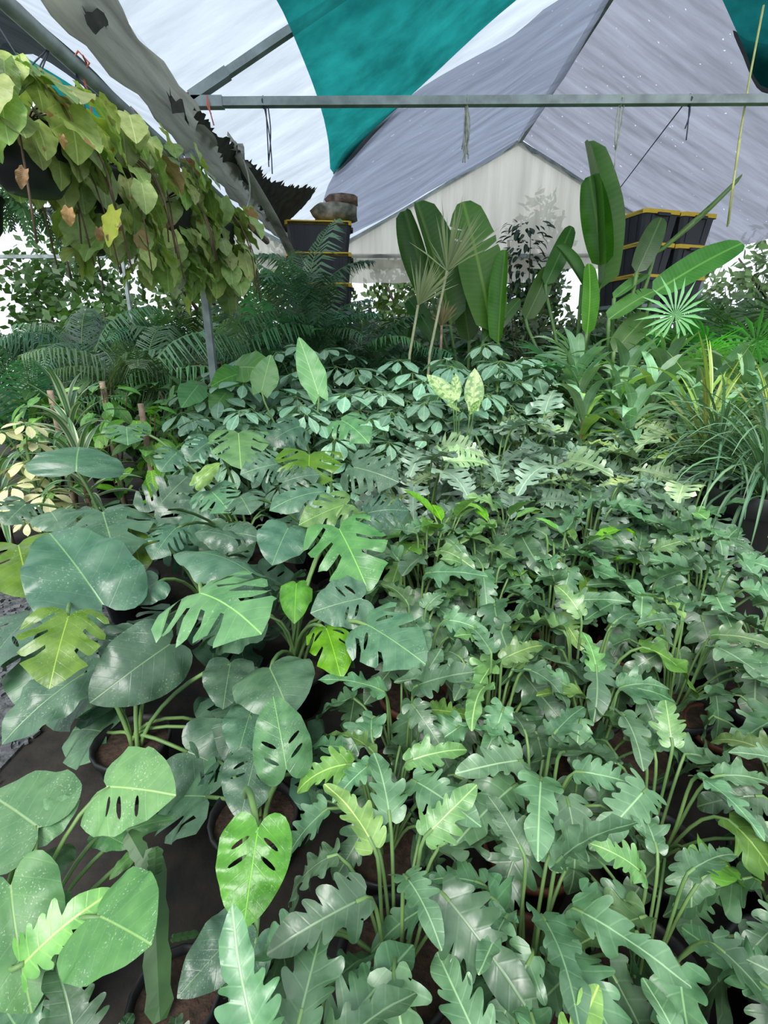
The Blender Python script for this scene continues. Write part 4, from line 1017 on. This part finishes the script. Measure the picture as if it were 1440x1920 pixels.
for ri, (y, xs, s) in enumerate([(3.7, (1.5, 1.85, 2.2, 2.5, 2.8, 3.1), 1.04), (4.05, (1.55, 1.88, 2.2, 2.55, 2.9, 3.2), 1.12), (4.45, (1.7, 2.1, 2.5, 2.9, 3.3), 1.2)]):
    for ci, x in enumerate(xs):
        pos = 'nearest the umbrella trees' if ci == 0 else ('at the outer end' if ci == len(xs) - 1 else f'{ORD[ci]} from the umbrella trees')
        copy_tree(R6.choice(CP), (x + R6.uniform(-.06, .06), y + R6.uniform(-.08, .08), 0), R6.uniform(0, 6.28), s * R6.uniform(.93, 1.06), f'green strap-leaved corn plant, {ORD[ri]} row, {pos}')
for t in CP: remove_tree(t)
def single(t, x, y, label, rz=0.3, s=1.0): t.location = (x, y, 0); t.rotation_euler.z = rz; t['label'] = label; t.scale = (s,) * 3
for i, (x, y, lab) in enumerate(((2.1, 3.2, 'spiky yellow-green dracaena standing next to the deep-cut philodendrons'), (2.42, 3.05, 'spiky yellow-green dracaena in the middle above the arching grass'), (2.75, 3.2, 'spiky yellow-green dracaena at the picture edge above the grass'))):
    single(strap_plant('spiky_dracaena', 420 + i, 30, 1.1, (.45, .7), .015, 'strap', .8, 'm', 'spiky yellow-green dracaenas', (.3, 1.5), tints=((1.3, 1.2, .5), (1, 1, .7), (1.6, 1.3, .5), (1.4, .9, .5))), x, y, lab, i)
for i, (x, y, lab) in enumerate(((2.08, 2.6, 'arching grassy plant spilling over its big black pot beside the walkway'), (2.45, 2.85, 'arching grassy plant behind the first, at the picture edge'), (2.1, 3.05, 'arching grassy plant between the walkway and the spiky dracaenas'))):
    t = strap_plant('arching_grass', 430 + i, 110, .88, (.6, .95), .008, 'grass', 3.0, 'xl', 'arching grassy plants in big pots', (.35, 1.45), cane=False, top=.06, tints=((1, 1, 1), (1.2, 1.2, 1.1), (.8, .9, .9)))
    for ch in t.children:
        if ch.name.startswith(('pot', 'soil')): ch.scale = (1.0, 1.0, 2.4)
    single(t, x, y, lab, i * 1.3)
for i, (x, y, H, lab) in enumerate(((-2.12, 3.2, 1.2, 'white-striped dracaena with tall leaves among the wooden stakes'), (-1.95, 2.95, .92, 'white-striped dracaena with drooping leaves above the flat monstera leaf'), (-2.6, 3.05, .8, 'white-striped dracaena at the picture edge behind the cream umbrella tree'))):
    single(strap_plant('striped_dracaena', 440 + i, 28, H, (.34, .48), .022, 'stripe', 1.7, 'm', 'white-striped dracaenas', (.0, 1.45), tints=((1, 1, 1), (.8, .85, .85))), x, y, lab, i)
for i, (x, y) in enumerate(((1.35, 5.0), (1.62, 4.9))):
    single(strap_plant('arching_grass', 450 + i, 60, .9, (.4, .6), .01, 'palm', 2.0, 'l', 'dark tufts', (.3, 1.4), cane=False, top=.05, tints=((1.3, 1.3, 1.2),)), x, y, ('dark green tufted plant below the first paddle leaves', 'dark green tufted plant below the curved pale leaf')[i])

# ================================================================== PALMS
def frond_mesh(Lr, arch, m, pl, pw, seed, mat='palm', pitch=1.2, droop=.5):
    r = random.Random(seed); mb = MB(); pts = []; y = z = 0.0; n = 12
    for i in range(n + 1):
        a = pitch - arch * (i / n) ** 1.2; pts.append(Vector((0, y, z))); y += math.cos(a) * Lr / n; z += math.sin(a) * Lr / n
    mb.tube(pts, [.007 * (1 - i / n * .75) for i in range(n + 1)], 1, 5, False)
    for k in range(m):
        t = .22 + .78 * k / (m - 1); f = t * n; i = min(int(f), n - 1); P_ = pts[i].lerp(pts[i + 1], f - i); d = (pts[i + 1] - pts[i]).normalized()
        up = Vector((0, -d.z, d.y)); env = math.sin(math.pi * (.18 + .72 * t)) * pl
        for s in (-1, 1):
            l = env * r.uniform(.88, 1.1); dv = (Vector((s, 0, 0)) + d * r.uniform(.5, .8) - up * r.uniform(.0, .15)).normalized(); w = d * pw
            m_ = P_ + dv * l * .5 + up * .02 * l; e = P_ + dv * l - Vector((0, 0, droop * l * r.uniform(.5, 1)))
            mb.add([P_ - w * .5, P_ + w * .5, m_ - w, m_ + w, e], [(0, 1, 3, 2), (2, 3, 4)], 0, [(0, t)] * 5)
    return mb.mesh('frond', [mat, 'stem'])
def palm(name, label, x, y, meshes, n, H, seed, group, pot='l', tint=(1, 1, 1), rz0=0, sc=(.8, 1.15), trunk=True):
    r = random.Random(seed); t = thing(name, label, 'palm', (x, y, 0), rz0, group); add_pot(t, pot)
    nst = 3
    if trunk:
        for s in range(nst):
            a = s * 2.1; MB().tube([(math.cos(a) * .05, math.sin(a) * .05, POTH[pot] - .03), (math.cos(a) * .08, math.sin(a) * .08, H)], [.018, .013], 0, 6).build('cane', 'stem', t)
    for i in range(n):
        a = (i % nst) * 2.1; az = i * 2.4 + r.uniform(-.4, .4); k = i / n
        q = Vector((math.cos(a) * .07, math.sin(a) * .07, (H * (.55 + .45 * k)) if trunk else POTH[pot] - .02))
        tl = r.uniform(-.35, .25); s = r.uniform(*sc)
        obj('frond', r.choice(meshes), t, Matrix.Translation(q) @ rotz(az) @ Matrix.Rotation(tl, 4, 'X') @ Matrix.Scale(s, 4), tuple(c * r.uniform(.8, 1.25) for c in tint))
    return t
FR = [frond_mesh(1.0, a, 26, .3, .011, 500 + i, pitch=1.3) for i, a in enumerate((.9, 1.4, 1.9))]
FR2 = [frond_mesh(1.25, a, 34, .34, .010, 510 + i, pitch=1.35, droop=.9) for i, a in enumerate((1.3, 1.8, 2.3))]
PG = 'feathery palms at the back'
for i, a in enumerate([
    ('feathery palm rising in front of the tote stack with the sacks', -.82, 5.45, FR, 28, 2.0, (.95, 1.15, 1.2)),
    ('dense feathery palm beside the post side of the tote stack', -1.25, 5.3, FR, 24, 1.35, (.8, .95, 1.0)),
    ('feathery palm between the tote stack and the pale tufted canes', -.35, 5.35, FR, 24, 1.3, (.75, .9, .9)),
    ('low feathery palm just left of the pale tufted canes', .1, 5.55, FR, 20, 1.15, (.7, .85, .8)),
    ('feathery palm right behind the steel post', -1.75, 5.2, FR2, 20, 1.15, (1.1, 1.15, 1.0)),
    ('drooping palm with long hanging leaflets behind the vines', -2.35, 4.7, FR2, 20, 1.1, (1.0, 1.05, .9)),
    ('tall palm reaching up towards the neighbouring bay', -3.2, 5.3, FR2, 18, 1.4, (.8, .95, .95)),
    ('palm standing against the bright opening at the picture edge', -4.1, 5.6, FR2, 20, 1.35, (.7, .85, .9)),
    ('bushy palm lowest in the picture edge corner', -3.1, 4.2, FR, 18, .9, (.75, .95, .95)),
    ('slim palm in the dark gap behind the drooping palm', -2.6, 6.0, FR2, 18, 1.3, (.65, .8, .7)),
    ('dark palm under the paddle leaves of the first clump', .75, 5.9, FR, 18, .9, (.6, .75, .65))]):
    palm('feather_palm', a[0], a[1], a[2], a[3], a[4], a[5], 520 + i, PG, tint=a[6], rz0=i * .7)
def fan_mesh(seed, n=17, ln=.42, spread=2.0, w=.019):
    r = random.Random(seed); mb = MB(); mb.tube([(0, 0, 0), (0, .22, .2), (0, .36, .52)], [.006, .005, .004], 1, 5, False); c = Vector((0, .36, .52))
    for k in range(n):
        a = (k / (n - 1) - .5) * 2 * spread; d = Vector((math.sin(a), math.cos(a) * .8, math.cos(a) * .6)); l = ln * (1 - .12 * abs(a)) * r.uniform(.9, 1.1)
        sd = Vector((math.cos(a), -math.sin(a) * .8, -math.sin(a) * .6)).normalized() * w; up = Vector((0, -.6, .8)) * w * .5
        m_ = c + d * l * .55; e = c + d * l - Vector((0, 0, .14 * l))
        mb.add([c, m_ - sd, m_ - up, m_ + sd, e], [(0, 1, 2), (0, 2, 3), (1, 4, 2), (2, 4, 3)], 0, [(0, .5)] * 5)
    return mb.mesh('fan_leaf', ['palm', 'stem'])
FM = [fan_mesh(540 + i, 15 + i, .4 + .04 * i, 1.7 + .25 * i) for i in range(4)]
def fan_palm(label, x, y, H, n, seed, tint):
    r = random.Random(seed); t = thing('fan_palm', label, 'palm', (x, y, 0), 0, 'fan palms beneath the totes'); add_pot(t, 'l')
    MB().tube([(0, 0, POTH['l'] - .02), (.01, 0, H)], [.03, .025], 0, 7).build('trunk', 'woodystem', t)
    for i in range(n):
        az = i * 2.4 + r.uniform(-.3, .3); k = i / n
        obj('leaf', r.choice(FM), t, Matrix.Translation((0, 0, H * (.5 + .5 * k))) @ rotz(az) @ Matrix.Rotation(r.uniform(-.7, .3) , 4, 'X') @ Matrix.Scale(r.uniform(.85, 1.15), 4), tuple(c * r.uniform(.75, 1.25) for c in tint))
    return t
for i, a in enumerate((('fan palm with a pale star-shaped leaf below the totes', 2.05, 5.1, 1.15, 16, (1.6, 1.9, 1.5)), ('bright green fan palm below the outer totes', 2.75, 5.0, 1.2, 22, (2.4, 3.0, 1.4)), ('bright green fan palm against the picture edge', 3.5, 5.1, 1.2, 22, (2.4, 3.0, 1.4)), ('fan palm behind, filling the gap under the roof eave', 3.2, 5.9, 1.35, 20, (1.6, 2.0, 1.0)), ('tall dark fan palm at the far picture edge', 4.2, 5.9, 1.5, 20, (1.0, 1.3, .7)))):
    t = fan_palm(a[0], a[1], a[2], a[3], a[4], 550 + i, a[5])
    if i == 0:   # the pale star-shaped leaf turned to the viewer
        q = at_y(1266, 592, 4.75) - t.location - Vector((0, -.2, .6)); obj('leaf', fan_mesh(560, 20, .4, 2.75, .015), t, Matrix.Translation(q) @ Matrix.Rotation(math.radians(53), 4, 'X'), (2.6, 2.8, 2.4))

# ================================================================== GIANT PADDLE LEAVES
def paddle(w, fold, arch, seed, torn=0):
    r = random.Random(seed); n = 12; hr = []
    def half():
        p = [(0, 0)]
        for i in range(1, n): tt = i / n; p.append((w * math.sin(math.pi * min(1, .12 + tt * .8)) ** .55, tt))
        for k in range(torn):
            y = r.uniform(.25, .85); p = [q for q in p if abs(q[1] - y) > .03]
            wv = w * .95; p += [(wv, y - .012), (wv * .35, y - .03), (wv * .97, y + .014)]
        p = sorted(p, key=lambda q: 0) if not torn else p
        if torn: p = [p[0]] + sorted(p[1:], key=lambda q: (round(q[1], 4) if q[0] > w * .36 or q[1] < .1 or q[1] > .95 else round(q[1] + .03, 4)))
        return p + [(w * .3, .985), (0, 1.0)]
    return Blade(np.array(mirror(half(), half())), res=.1, fold=fold, arch=arch, wave=.02, wf=2)
PB = {'blade': paddle(.03, .8, .2, 6), 'flat': paddle(.16, .15, .35, 1), 'fold': paddle(.13, 1.1, .25, 2), 'thin': paddle(.10, 2.2, .2, 3), 'wide': paddle(.2, .25, .5, 4), 'torn': paddle(.17, .3, .3, 5, 2)}
PM = {k: b.mesh('leaf', 'strel') for k, b in PB.items()}
s1 = leaf_plant('giant_bird_of_paradise', 'clump of giant paddle leaves behind the pale tufted canes', .95, 6.0, 'xl', 'giant paddle-leaved plants')
s2 = leaf_plant('giant_bird_of_paradise', 'giant paddle-leaved plant with the tallest folded leaf in front of the totes', 2.05, 5.5, 'xl', 'giant paddle-leaved plants')
s3 = leaf_plant('giant_bird_of_paradise', 'giant paddle-leaved plant with leaves leaning out below the totes', 2.35, 5.15, 'xl', 'giant paddle-leaved plants')
f_ = (0, -1, .15)
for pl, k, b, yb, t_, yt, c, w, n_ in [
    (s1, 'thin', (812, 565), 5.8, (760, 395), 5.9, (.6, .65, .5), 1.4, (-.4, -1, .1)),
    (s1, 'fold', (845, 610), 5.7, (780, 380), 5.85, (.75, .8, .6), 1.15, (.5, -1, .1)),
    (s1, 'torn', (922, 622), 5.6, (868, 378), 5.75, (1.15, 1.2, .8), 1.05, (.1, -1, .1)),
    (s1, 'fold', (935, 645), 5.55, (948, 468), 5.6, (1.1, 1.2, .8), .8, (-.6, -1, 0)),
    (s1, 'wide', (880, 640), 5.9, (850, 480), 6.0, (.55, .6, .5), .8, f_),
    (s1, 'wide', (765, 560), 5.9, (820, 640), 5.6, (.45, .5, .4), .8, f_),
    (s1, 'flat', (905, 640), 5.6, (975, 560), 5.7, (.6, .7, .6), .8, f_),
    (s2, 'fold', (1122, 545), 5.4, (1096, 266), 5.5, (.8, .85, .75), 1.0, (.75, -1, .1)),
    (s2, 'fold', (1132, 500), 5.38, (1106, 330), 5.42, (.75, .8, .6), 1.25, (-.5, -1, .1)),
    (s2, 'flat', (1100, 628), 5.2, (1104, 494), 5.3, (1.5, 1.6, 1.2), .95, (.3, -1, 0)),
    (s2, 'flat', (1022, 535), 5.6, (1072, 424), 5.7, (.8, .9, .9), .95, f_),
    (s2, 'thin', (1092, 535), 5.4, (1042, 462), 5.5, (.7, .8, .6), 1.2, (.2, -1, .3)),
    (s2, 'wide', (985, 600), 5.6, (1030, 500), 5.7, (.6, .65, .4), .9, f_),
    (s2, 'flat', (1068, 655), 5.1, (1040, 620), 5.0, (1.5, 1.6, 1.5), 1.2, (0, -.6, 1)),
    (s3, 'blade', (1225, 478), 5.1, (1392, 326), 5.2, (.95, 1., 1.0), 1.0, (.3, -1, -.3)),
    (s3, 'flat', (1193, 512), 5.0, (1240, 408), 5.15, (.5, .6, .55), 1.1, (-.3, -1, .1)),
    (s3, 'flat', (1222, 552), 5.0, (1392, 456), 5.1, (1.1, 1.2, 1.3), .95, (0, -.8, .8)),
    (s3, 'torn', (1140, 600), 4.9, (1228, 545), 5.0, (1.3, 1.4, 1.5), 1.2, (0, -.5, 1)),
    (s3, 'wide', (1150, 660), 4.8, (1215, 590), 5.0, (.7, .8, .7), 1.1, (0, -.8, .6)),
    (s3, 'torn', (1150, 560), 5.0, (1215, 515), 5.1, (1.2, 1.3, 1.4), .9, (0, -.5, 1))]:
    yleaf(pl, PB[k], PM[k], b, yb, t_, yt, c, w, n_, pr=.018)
# pale tufted canes
for (bx, by, tx, ty, ux, uy, Y_, ln, lab, sd) in ((768, 665, 784, 572, 815, 480, 4.9, .5, 'slender pale cane with a bristly tuft, the shorter of the two', 1), (806, 662, 838, 508, 880, 385, 4.9, .62, 'slender pale cane with a bristly tuft, the taller of the two', 2), (826, 668, 828, 610, 840, 560, 5.0, .28, 'short brownish tufted cane between the two pale ones', 3)):
    B_, T_ = at_y(bx, by, Y_), at_y(tx, ty, Y_); t = thing('tufted_cane', lab, 'plant', (B_.x - (T_.x - B_.x) * .6, Y_, 0), 0, 'pale tufted canes'); p = t.location.copy(); add_pot(t, 's')
    MB().tube([Vector((0, 0, POTH['s'] - .02)), B_ - p, T_ - p], [.014, .014, .012], 0, 7).build('cane', 'palestem' if sd < 3 else 'stake', t)
    d0 = (at_y(ux, uy, Y_) - T_).normalized(); r = random.Random(sd)
    for i in range(46):
        d = (d0 + Vector((r.gauss(0, .42), r.gauss(0, .42), r.gauss(0, .28)))).normalized(); l = ln * r.uniform(.7, 1.05) * (1 if d.dot(d0) > .7 else .75)
        x = d.cross(Vector((0, 1, .1))).normalized() * .006; a_ = T_ - p - d * .02
        m_ = a_ + d * l * .55; e = a_ + d * l + Vector((0, 0, -.12 * l * (1 - d.z)))
        lf = MB().add([a_ - x * .6, a_ + x * .6, m_ - x, m_ + x, e], [(0, 1, 3, 2), (2, 3, 4)]).build('blade', 'palebrush', t)
        if sd == 3: lf.color = (.7, .5, .5, 1)

# ================================================================== LEAFY SHRUBS
SHB = [Blade(o_ellipse(.24, .2, .42, 7, heart=.03), res=.16, fold=.2, arch=a, curl=.3) for a in (.3, .8)]
def leafy(name, label, x, y, H, n, ln, mat, seed, spread=.25, group=None, pot='m', tint=((1, 1, 1),), stake=False, zmin=.35, cat='plant', dens=1):
    r = random.Random(seed); t = thing(name, label, cat, (x, y, 0), 0, group); add_pot(t, pot); z0 = POTH[pot]
    me = [b.mesh('leaf', mat) for b in SHB]
    for s in range(3): MB().tube([(0, 0, z0 - .03), (r.uniform(-.3, .3) * spread, r.uniform(-.3, .3) * spread, H * .5), (r.uniform(-.6, .6) * spread, r.uniform(-.6, .6) * spread, H * .95)], [.009, .007, .004], 0, 5).build('stem', 'woodystem', t)
    if stake: MB().tube([(.03, -.03, z0 - .1), (.035, -.04, H * 1.02)], .022, 0, 8).build('stake', 'stake', t)
    for i in range(n):
        k = r.random() ** .7; az = r.uniform(0, 6.28); rad = spread * r.uniform(.3, 1.0) * (1.1 - .5 * k); z = H * (zmin + (1 - zmin) * k)
        B_ = Vector((math.cos(az) * rad, math.sin(az) * rad, z)); pt = r.uniform(-.9, .4); d = Vector((math.cos(az) * math.cos(pt), math.sin(az) * math.cos(pt), math.sin(pt))); l = r.uniform(*ln)
        o_ = obj('leaf', r.choice(me), t, frame(B_, d, Vector((r.uniform(-.4, .4), r.uniform(-.6, .2), 1)), l, l, l)); c = r.choice(tint); o_.color = (c[0], c[1], c[2], 1)
    return t
G1 = 'leafy potted plants on wooden stakes'
for i, (x, y, H, lab, stk, tn) in enumerate([
    (-2.6, 3.75, 1.28, 'leafy climber on a bare stake at the picture edge', True, ((1, 1.2, .8), (1.6, 1.7, .8))), (-2.25, 3.85, 1.34, 'leafy climber on a bare stake behind the striped dracaena', True, ((1, 1.2, .8), (1.6, 1.7, .9))),
    (-1.85, 3.6, 1.2, 'light green leafy climber between the stakes and the steel post', True, ((1.3, 1.5, .9), (2, 2.1, .8))), (-1.62, 3.95, 1.36, 'leafy climber with one raised leaf next to the steel post', False, ((1.2, 1.4, 1.1), (1, 1.2, 1))),
    (-2.95, 4.1, 1.3, 'dense green leafy plant in the picture edge corner', False, ((.8, 1, .8),)), (-2.5, 4.35, 1.4, 'dark leafy plant behind the stakes', False, ((.7, .9, .7),)), (-3.3, 3.7, 1.2, 'leafy plant at the outer end of the staked row', False, ((.9, 1.1, .9),)), (-2.0, 4.3, 1.38, 'bushy leafy plant in front of the purple foliage', False, ((.8, .9, .8), (1.2, 1.3, 1)))]):
    leafy('leafy_climber', lab, x, y, H, 66, (.13, .2), 'shrub', 600 + i, .3, G1, 'm', tn, stk)
for i, (x, y) in enumerate(((-1.95, 4.75), (-1.6, 4.7))):
    leafy('purple_plant', ('dark purple leafy plant under the drooping palm', 'dark purple leafy plant behind the steel post')[i], x, y, 1.5, 60, (.14, .24), 'purple', 620 + i, .32, 'dark purple plants', tint=((1, 1, 1), (1.5, 1.3, 1.4)))
leafy('dark_shrub', 'tall airy shrub with small dark leaves in front of the gable curtain', 1.65, 6.6, 3.05, 260, (.08, .12), 'darkshrub', 630, .42, None, 'l', zmin=.5)
for i, (x, y, H, lab, c) in enumerate([(-.7, 7.2, 1.9, 'dark background shrub behind the tote rack', (.7, .8, .7)), (.3, 7.3, 2.0, 'dark background shrub behind the pale tufted canes', (.7, .8, .7)), (1.3, 7.2, 1.8, 'dark background shrub behind the paddle leaves', (.6, .7, .6)), (2.9, 7.6, 1.9, 'dark background shrub behind the tote columns', (.6, .75, .6)), (-2.0, 7.0, 1.9, 'dark background shrub behind the steel post', (.7, .85, .7)), (-3.6, 7.0, 1.8, 'dark background shrub at the neighbouring bay', (.7, .85, .8)), (4.4, 7.4, 1.9, 'dark background shrub under the roof eave', (.6, .75, .6))]):
    leafy('background_shrub', lab, x, y, H, 290, (.2, .32), 'shrub', 640 + i, .8, 'background shrubs', 'xl', (c,), zmin=.15)
R7 = random.Random(77)
for i, (x, y, H) in enumerate(((1.25, 5.3, 1.3), (1.75, 4.95, 1.25))):
    leafy('leafy_climber', ('olive leafy plant at the foot of the paddle leaves', 'olive leafy plant below the curved pale leaf')[i], x, y, H, 55, (.16, .26), 'shrub', 660 + i, .34, G1, 'm', ((.8, .8, .5), (1.3, 1.2, .4)))

# ================================================================== HANGING BASKETS
VB = [Blade(o_ellipse(.44, .2, .34, 8, heart=.14), res=.13, fold=f, arch=a, curl=.5, wave=.05) for f, a in ((.15, .4), (.3, .8), (.05, .6))]
VM = [b.mesh('leaf', 'vine') for b in VB]; VD = VB[1].mesh('leaf', 'deadleaf'); VY = VB[0].mesh('leaf', 'yellowleaf')
bowl = MB().lathe([(.001, 0), (.09, .005), (.13, .06), (.155, .18), (.165, .19), (.165, .205), (.15, .205), (.145, .17), (.001, .16)], 22).mesh('pot', ['pot'])
HB = [(-1.36, 2.12, 2.16), (-1.38, 2.72, 2.2), (-1.36, 3.3, 2.2), (-1.22, 3.72, 2.2)]
for bi, (x, y, z) in enumerate(HB):
    lab = ['hanging basket with black bowl and dead leaves, nearest of the vine row', 'hanging vine basket with the big yellowed leaf below it', 'hanging vine basket, third along the pipe', 'hanging vine basket at the far end, in front of the steel post'][bi]
    t = thing('hanging_vine_basket', lab, 'hanging plant', (x, y, z), 0, 'hanging vine baskets along the pipe'); r = random.Random(700 + bi)
    obj('pot', bowl, t)
    for a in (0, 2.1, 4.2): MB().tube([(math.cos(a) * .16, math.sin(a) * .16, .2), (VX - .03 - x, 0, 2.83 - z - .03)], .003, 0, 4).build('hanger', 'darkstring', t)
    for s in range(9):
        a = r.uniform(0, 6.28); MB().tube(bez((0, 0, .2), (math.cos(a) * .1, math.sin(a) * .1, .4), (math.cos(a) * .3, math.sin(a) * .25, .25), (math.cos(a) * .3, math.sin(a) * .3, r.uniform(-.3, .0)), 8), .004, 0, 4).build('vine_stem', 'woodystem', t)
    nlf = 125 if bi else 105
    for i in range(nlf):
        a = r.uniform(0, 6.28); k = r.random(); rad = r.uniform(.14, .33) * (1.0 if k < .7 else .75)
        zz = .44 - .56 * k + r.uniform(-.06, .06)
        if bi == 0:
            zz = .14 + .27 * r.random()
        if bi == 3: zz -= .08; rad *= .95
        B_ = Vector((math.cos(a) * rad * .85, math.sin(a) * rad * 1.05, zz)); pt = r.uniform(-1.35, -.35); aa = a + r.uniform(-.7, .7)
        d = Vector((math.cos(aa) * math.cos(pt), math.sin(aa) * math.cos(pt), math.sin(pt))); n_ = Vector((math.cos(aa), math.sin(aa), .5 + r.uniform(-.3, .4))); l = r.uniform(.105, .185)
        me = VD if r.random() < .035 else r.choice(VM); c = r.choice(((1, 1, 1), (.8, .95, .9), (1.2, 1.25, 1.1), (.75, .95, .8), (.95, 1.15, 1)))
        obj('leaf', me, t, frame(B_, d, n_, l, l, l), c)
    if bi in (0, 1):
        for (px, py, sz, me) in ((222, 432, .14, VY), (188, 445, .06, VD), (132, 408, .055, VD)) if bi else ((50, 338, .055, VD), (118, 268, .04, VD)):
            q = at_plane(px, py, (x + .28, 0, 0), Vector((1, 0, 0))) - Vector((x, y, z))
            obj('leaf', me, t, frame(q + Vector((0, 0, sz * .5)), Vector((r.uniform(-.5, .5), r.uniform(-.4, .4), -1)), Vector((r.uniform(0, 1), -1, .1)), sz * r.uniform(.6, 1), sz, sz * 1.5))
# hanging fern
FN = [frond_mesh(.55, a, 26, .075, .009, 720 + i, pitch=.7, droop=.15) for i, a in enumerate((1.6, 2.1, 2.6))]
t = thing('hanging_fern', 'dark sword fern hanging below the black bowl at the picture edge', 'hanging plant', (-1.98, 2.55, 2.08), 0)
obj('pot', bowl, t); r = random.Random(9)
for a in (0, 2.1, 4.2): MB().tube([(math.cos(a) * .16, math.sin(a) * .16, .2), (VX - .03 + 1.98, 0, .74)], .003, 0, 4).build('hanger', 'darkstring', t)
for i in range(30):
    az = i * 2.4; obj('frond', r.choice(FN), t, Matrix.Translation((0, 0, .18)) @ rotz(az) @ Matrix.Rotation(r.uniform(-.4, .3), 4, 'X') @ Matrix.Scale(r.uniform(.8, 1.1), 4), (1.0, 1.2, 1.1))
t = thing('hanging_fern', 'dark fern basket hanging behind the dead leaves of the vine row', 'hanging plant', (-1.75, 3.1, 2.12), 0)
obj('pot', bowl, t)
for a in (0, 2.1, 4.2): MB().tube([(math.cos(a) * .16, math.sin(a) * .16, .2), (VX - .03 + 1.75, 0, .7)], .003, 0, 4).build('hanger', 'darkstring', t)
for i in range(22):
    az = i * 2.4; obj('frond', r.choice(FN), t, Matrix.Translation((0, 0, .18)) @ rotz(az) @ Matrix.Rotation(r.uniform(-.4, .3), 4, 'X') @ Matrix.Scale(r.uniform(.7, 1.0), 4), (1.0, 1.2, 1.1))

# ================================================================== OUTSIDE
def tree(x, y, H, cr, seed, label):
    r = random.Random(seed); t = thing('tree', label, 'tree', (x, y, 0), 0, 'trees outside the greenhouse')
    MB().tube([(0, 0, 0), (.1, 0, H * .35), (-.1, .1, H * .7)], [.14, .1, .06], 0, 8).build('trunk', 'bark', t)
    for k in range(5):
        a = k * 1.3; MB().tube([(0, 0, H * (.3 + .06 * k)), (math.cos(a) * cr * .5, math.sin(a) * cr * .5, H * (.5 + .06 * k)), (math.cos(a) * cr * .8, math.sin(a) * cr * .8, H * (.65 + .05 * k))], [.05, .035, .015], 0, 6).build('branch', 'bark', t)
    vs, fs = [], []
    for i in range(1500):
        a, b = r.uniform(0, 6.28), math.acos(r.uniform(-1, 1)); q = Vector((math.sin(b) * math.cos(a) * cr, math.sin(b) * math.sin(a) * cr, H * .62 + math.cos(b) * H * .34)) * 1.0
        q = Vector((0, 0, H * .62)) + (q - Vector((0, 0, H * .62))) * r.uniform(.5, 1.05)
        d = Vector((r.gauss(0, 1), r.gauss(0, 1), r.gauss(0, 1))).normalized(); x_ = d.orthogonal().normalized() * .07; l = r.uniform(.14, .26); o_ = len(vs)
        vs += [q, q + d * l * .5 + x_, q + d * l, q + d * l * .5 - x_]; fs.append((o_, o_ + 1, o_ + 2, o_ + 3))
    MB().add(vs, fs).build('foliage', 'treeleaf', t)
for i, (x, y, H, cr, lab) in enumerate([(-7.5, 12.5, 4.2, 1.6, 'tree outside, far beyond the hanging ferns'), (-4.6, 13.5, 4.4, 1.5, 'tree outside behind the hanging vines'), (-2.2, 13.5, 4.6, 1.4, 'tree outside, seen past the steel post'), (.6, 13.5, 4.0, 1.3, 'tree outside behind the pale tufted canes'), (3.3, 12.2, 5.0, .8, 'tree shading the gable curtain near its peak'), (6.4, 12.5, 4.2, 1.5, 'tree outside behind the totes'), (7.9, 10.0, 4.4, 1.5, 'tree outside beyond the roof eave')]):
    tree(x, y, H, cr, 800 + i, lab)
for t_ in MPL.values():
    if '_n' in t_[0]: del t_[0]['_n']

for i, (x, y, H, cr, lab) in enumerate([(-6.0, 10.9, 2.7, 1.3, 'dense bush outside at the picture edge'), (-3.3, 11.3, 2.6, 1.3, 'dense bush outside below the neighbouring curtain'), (-1.2, 11.4, 2.6, 1.2, 'dense bush outside behind the tote stack with the sacks'), (.8, 11.3, 2.6, 1.2, 'dense bush outside behind the giant paddle clump'), (2.7, 11.3, 2.5, 1.2, 'dense bush outside under the gable peak'), (4.6, 11.0, 2.6, 1.2, 'dense bush outside behind the two tote columns'), (6.3, 9.3, 2.6, 1.2, 'dense bush outside beneath the roof eave')]):
    tree(x, y, H, cr, 850 + i, lab)
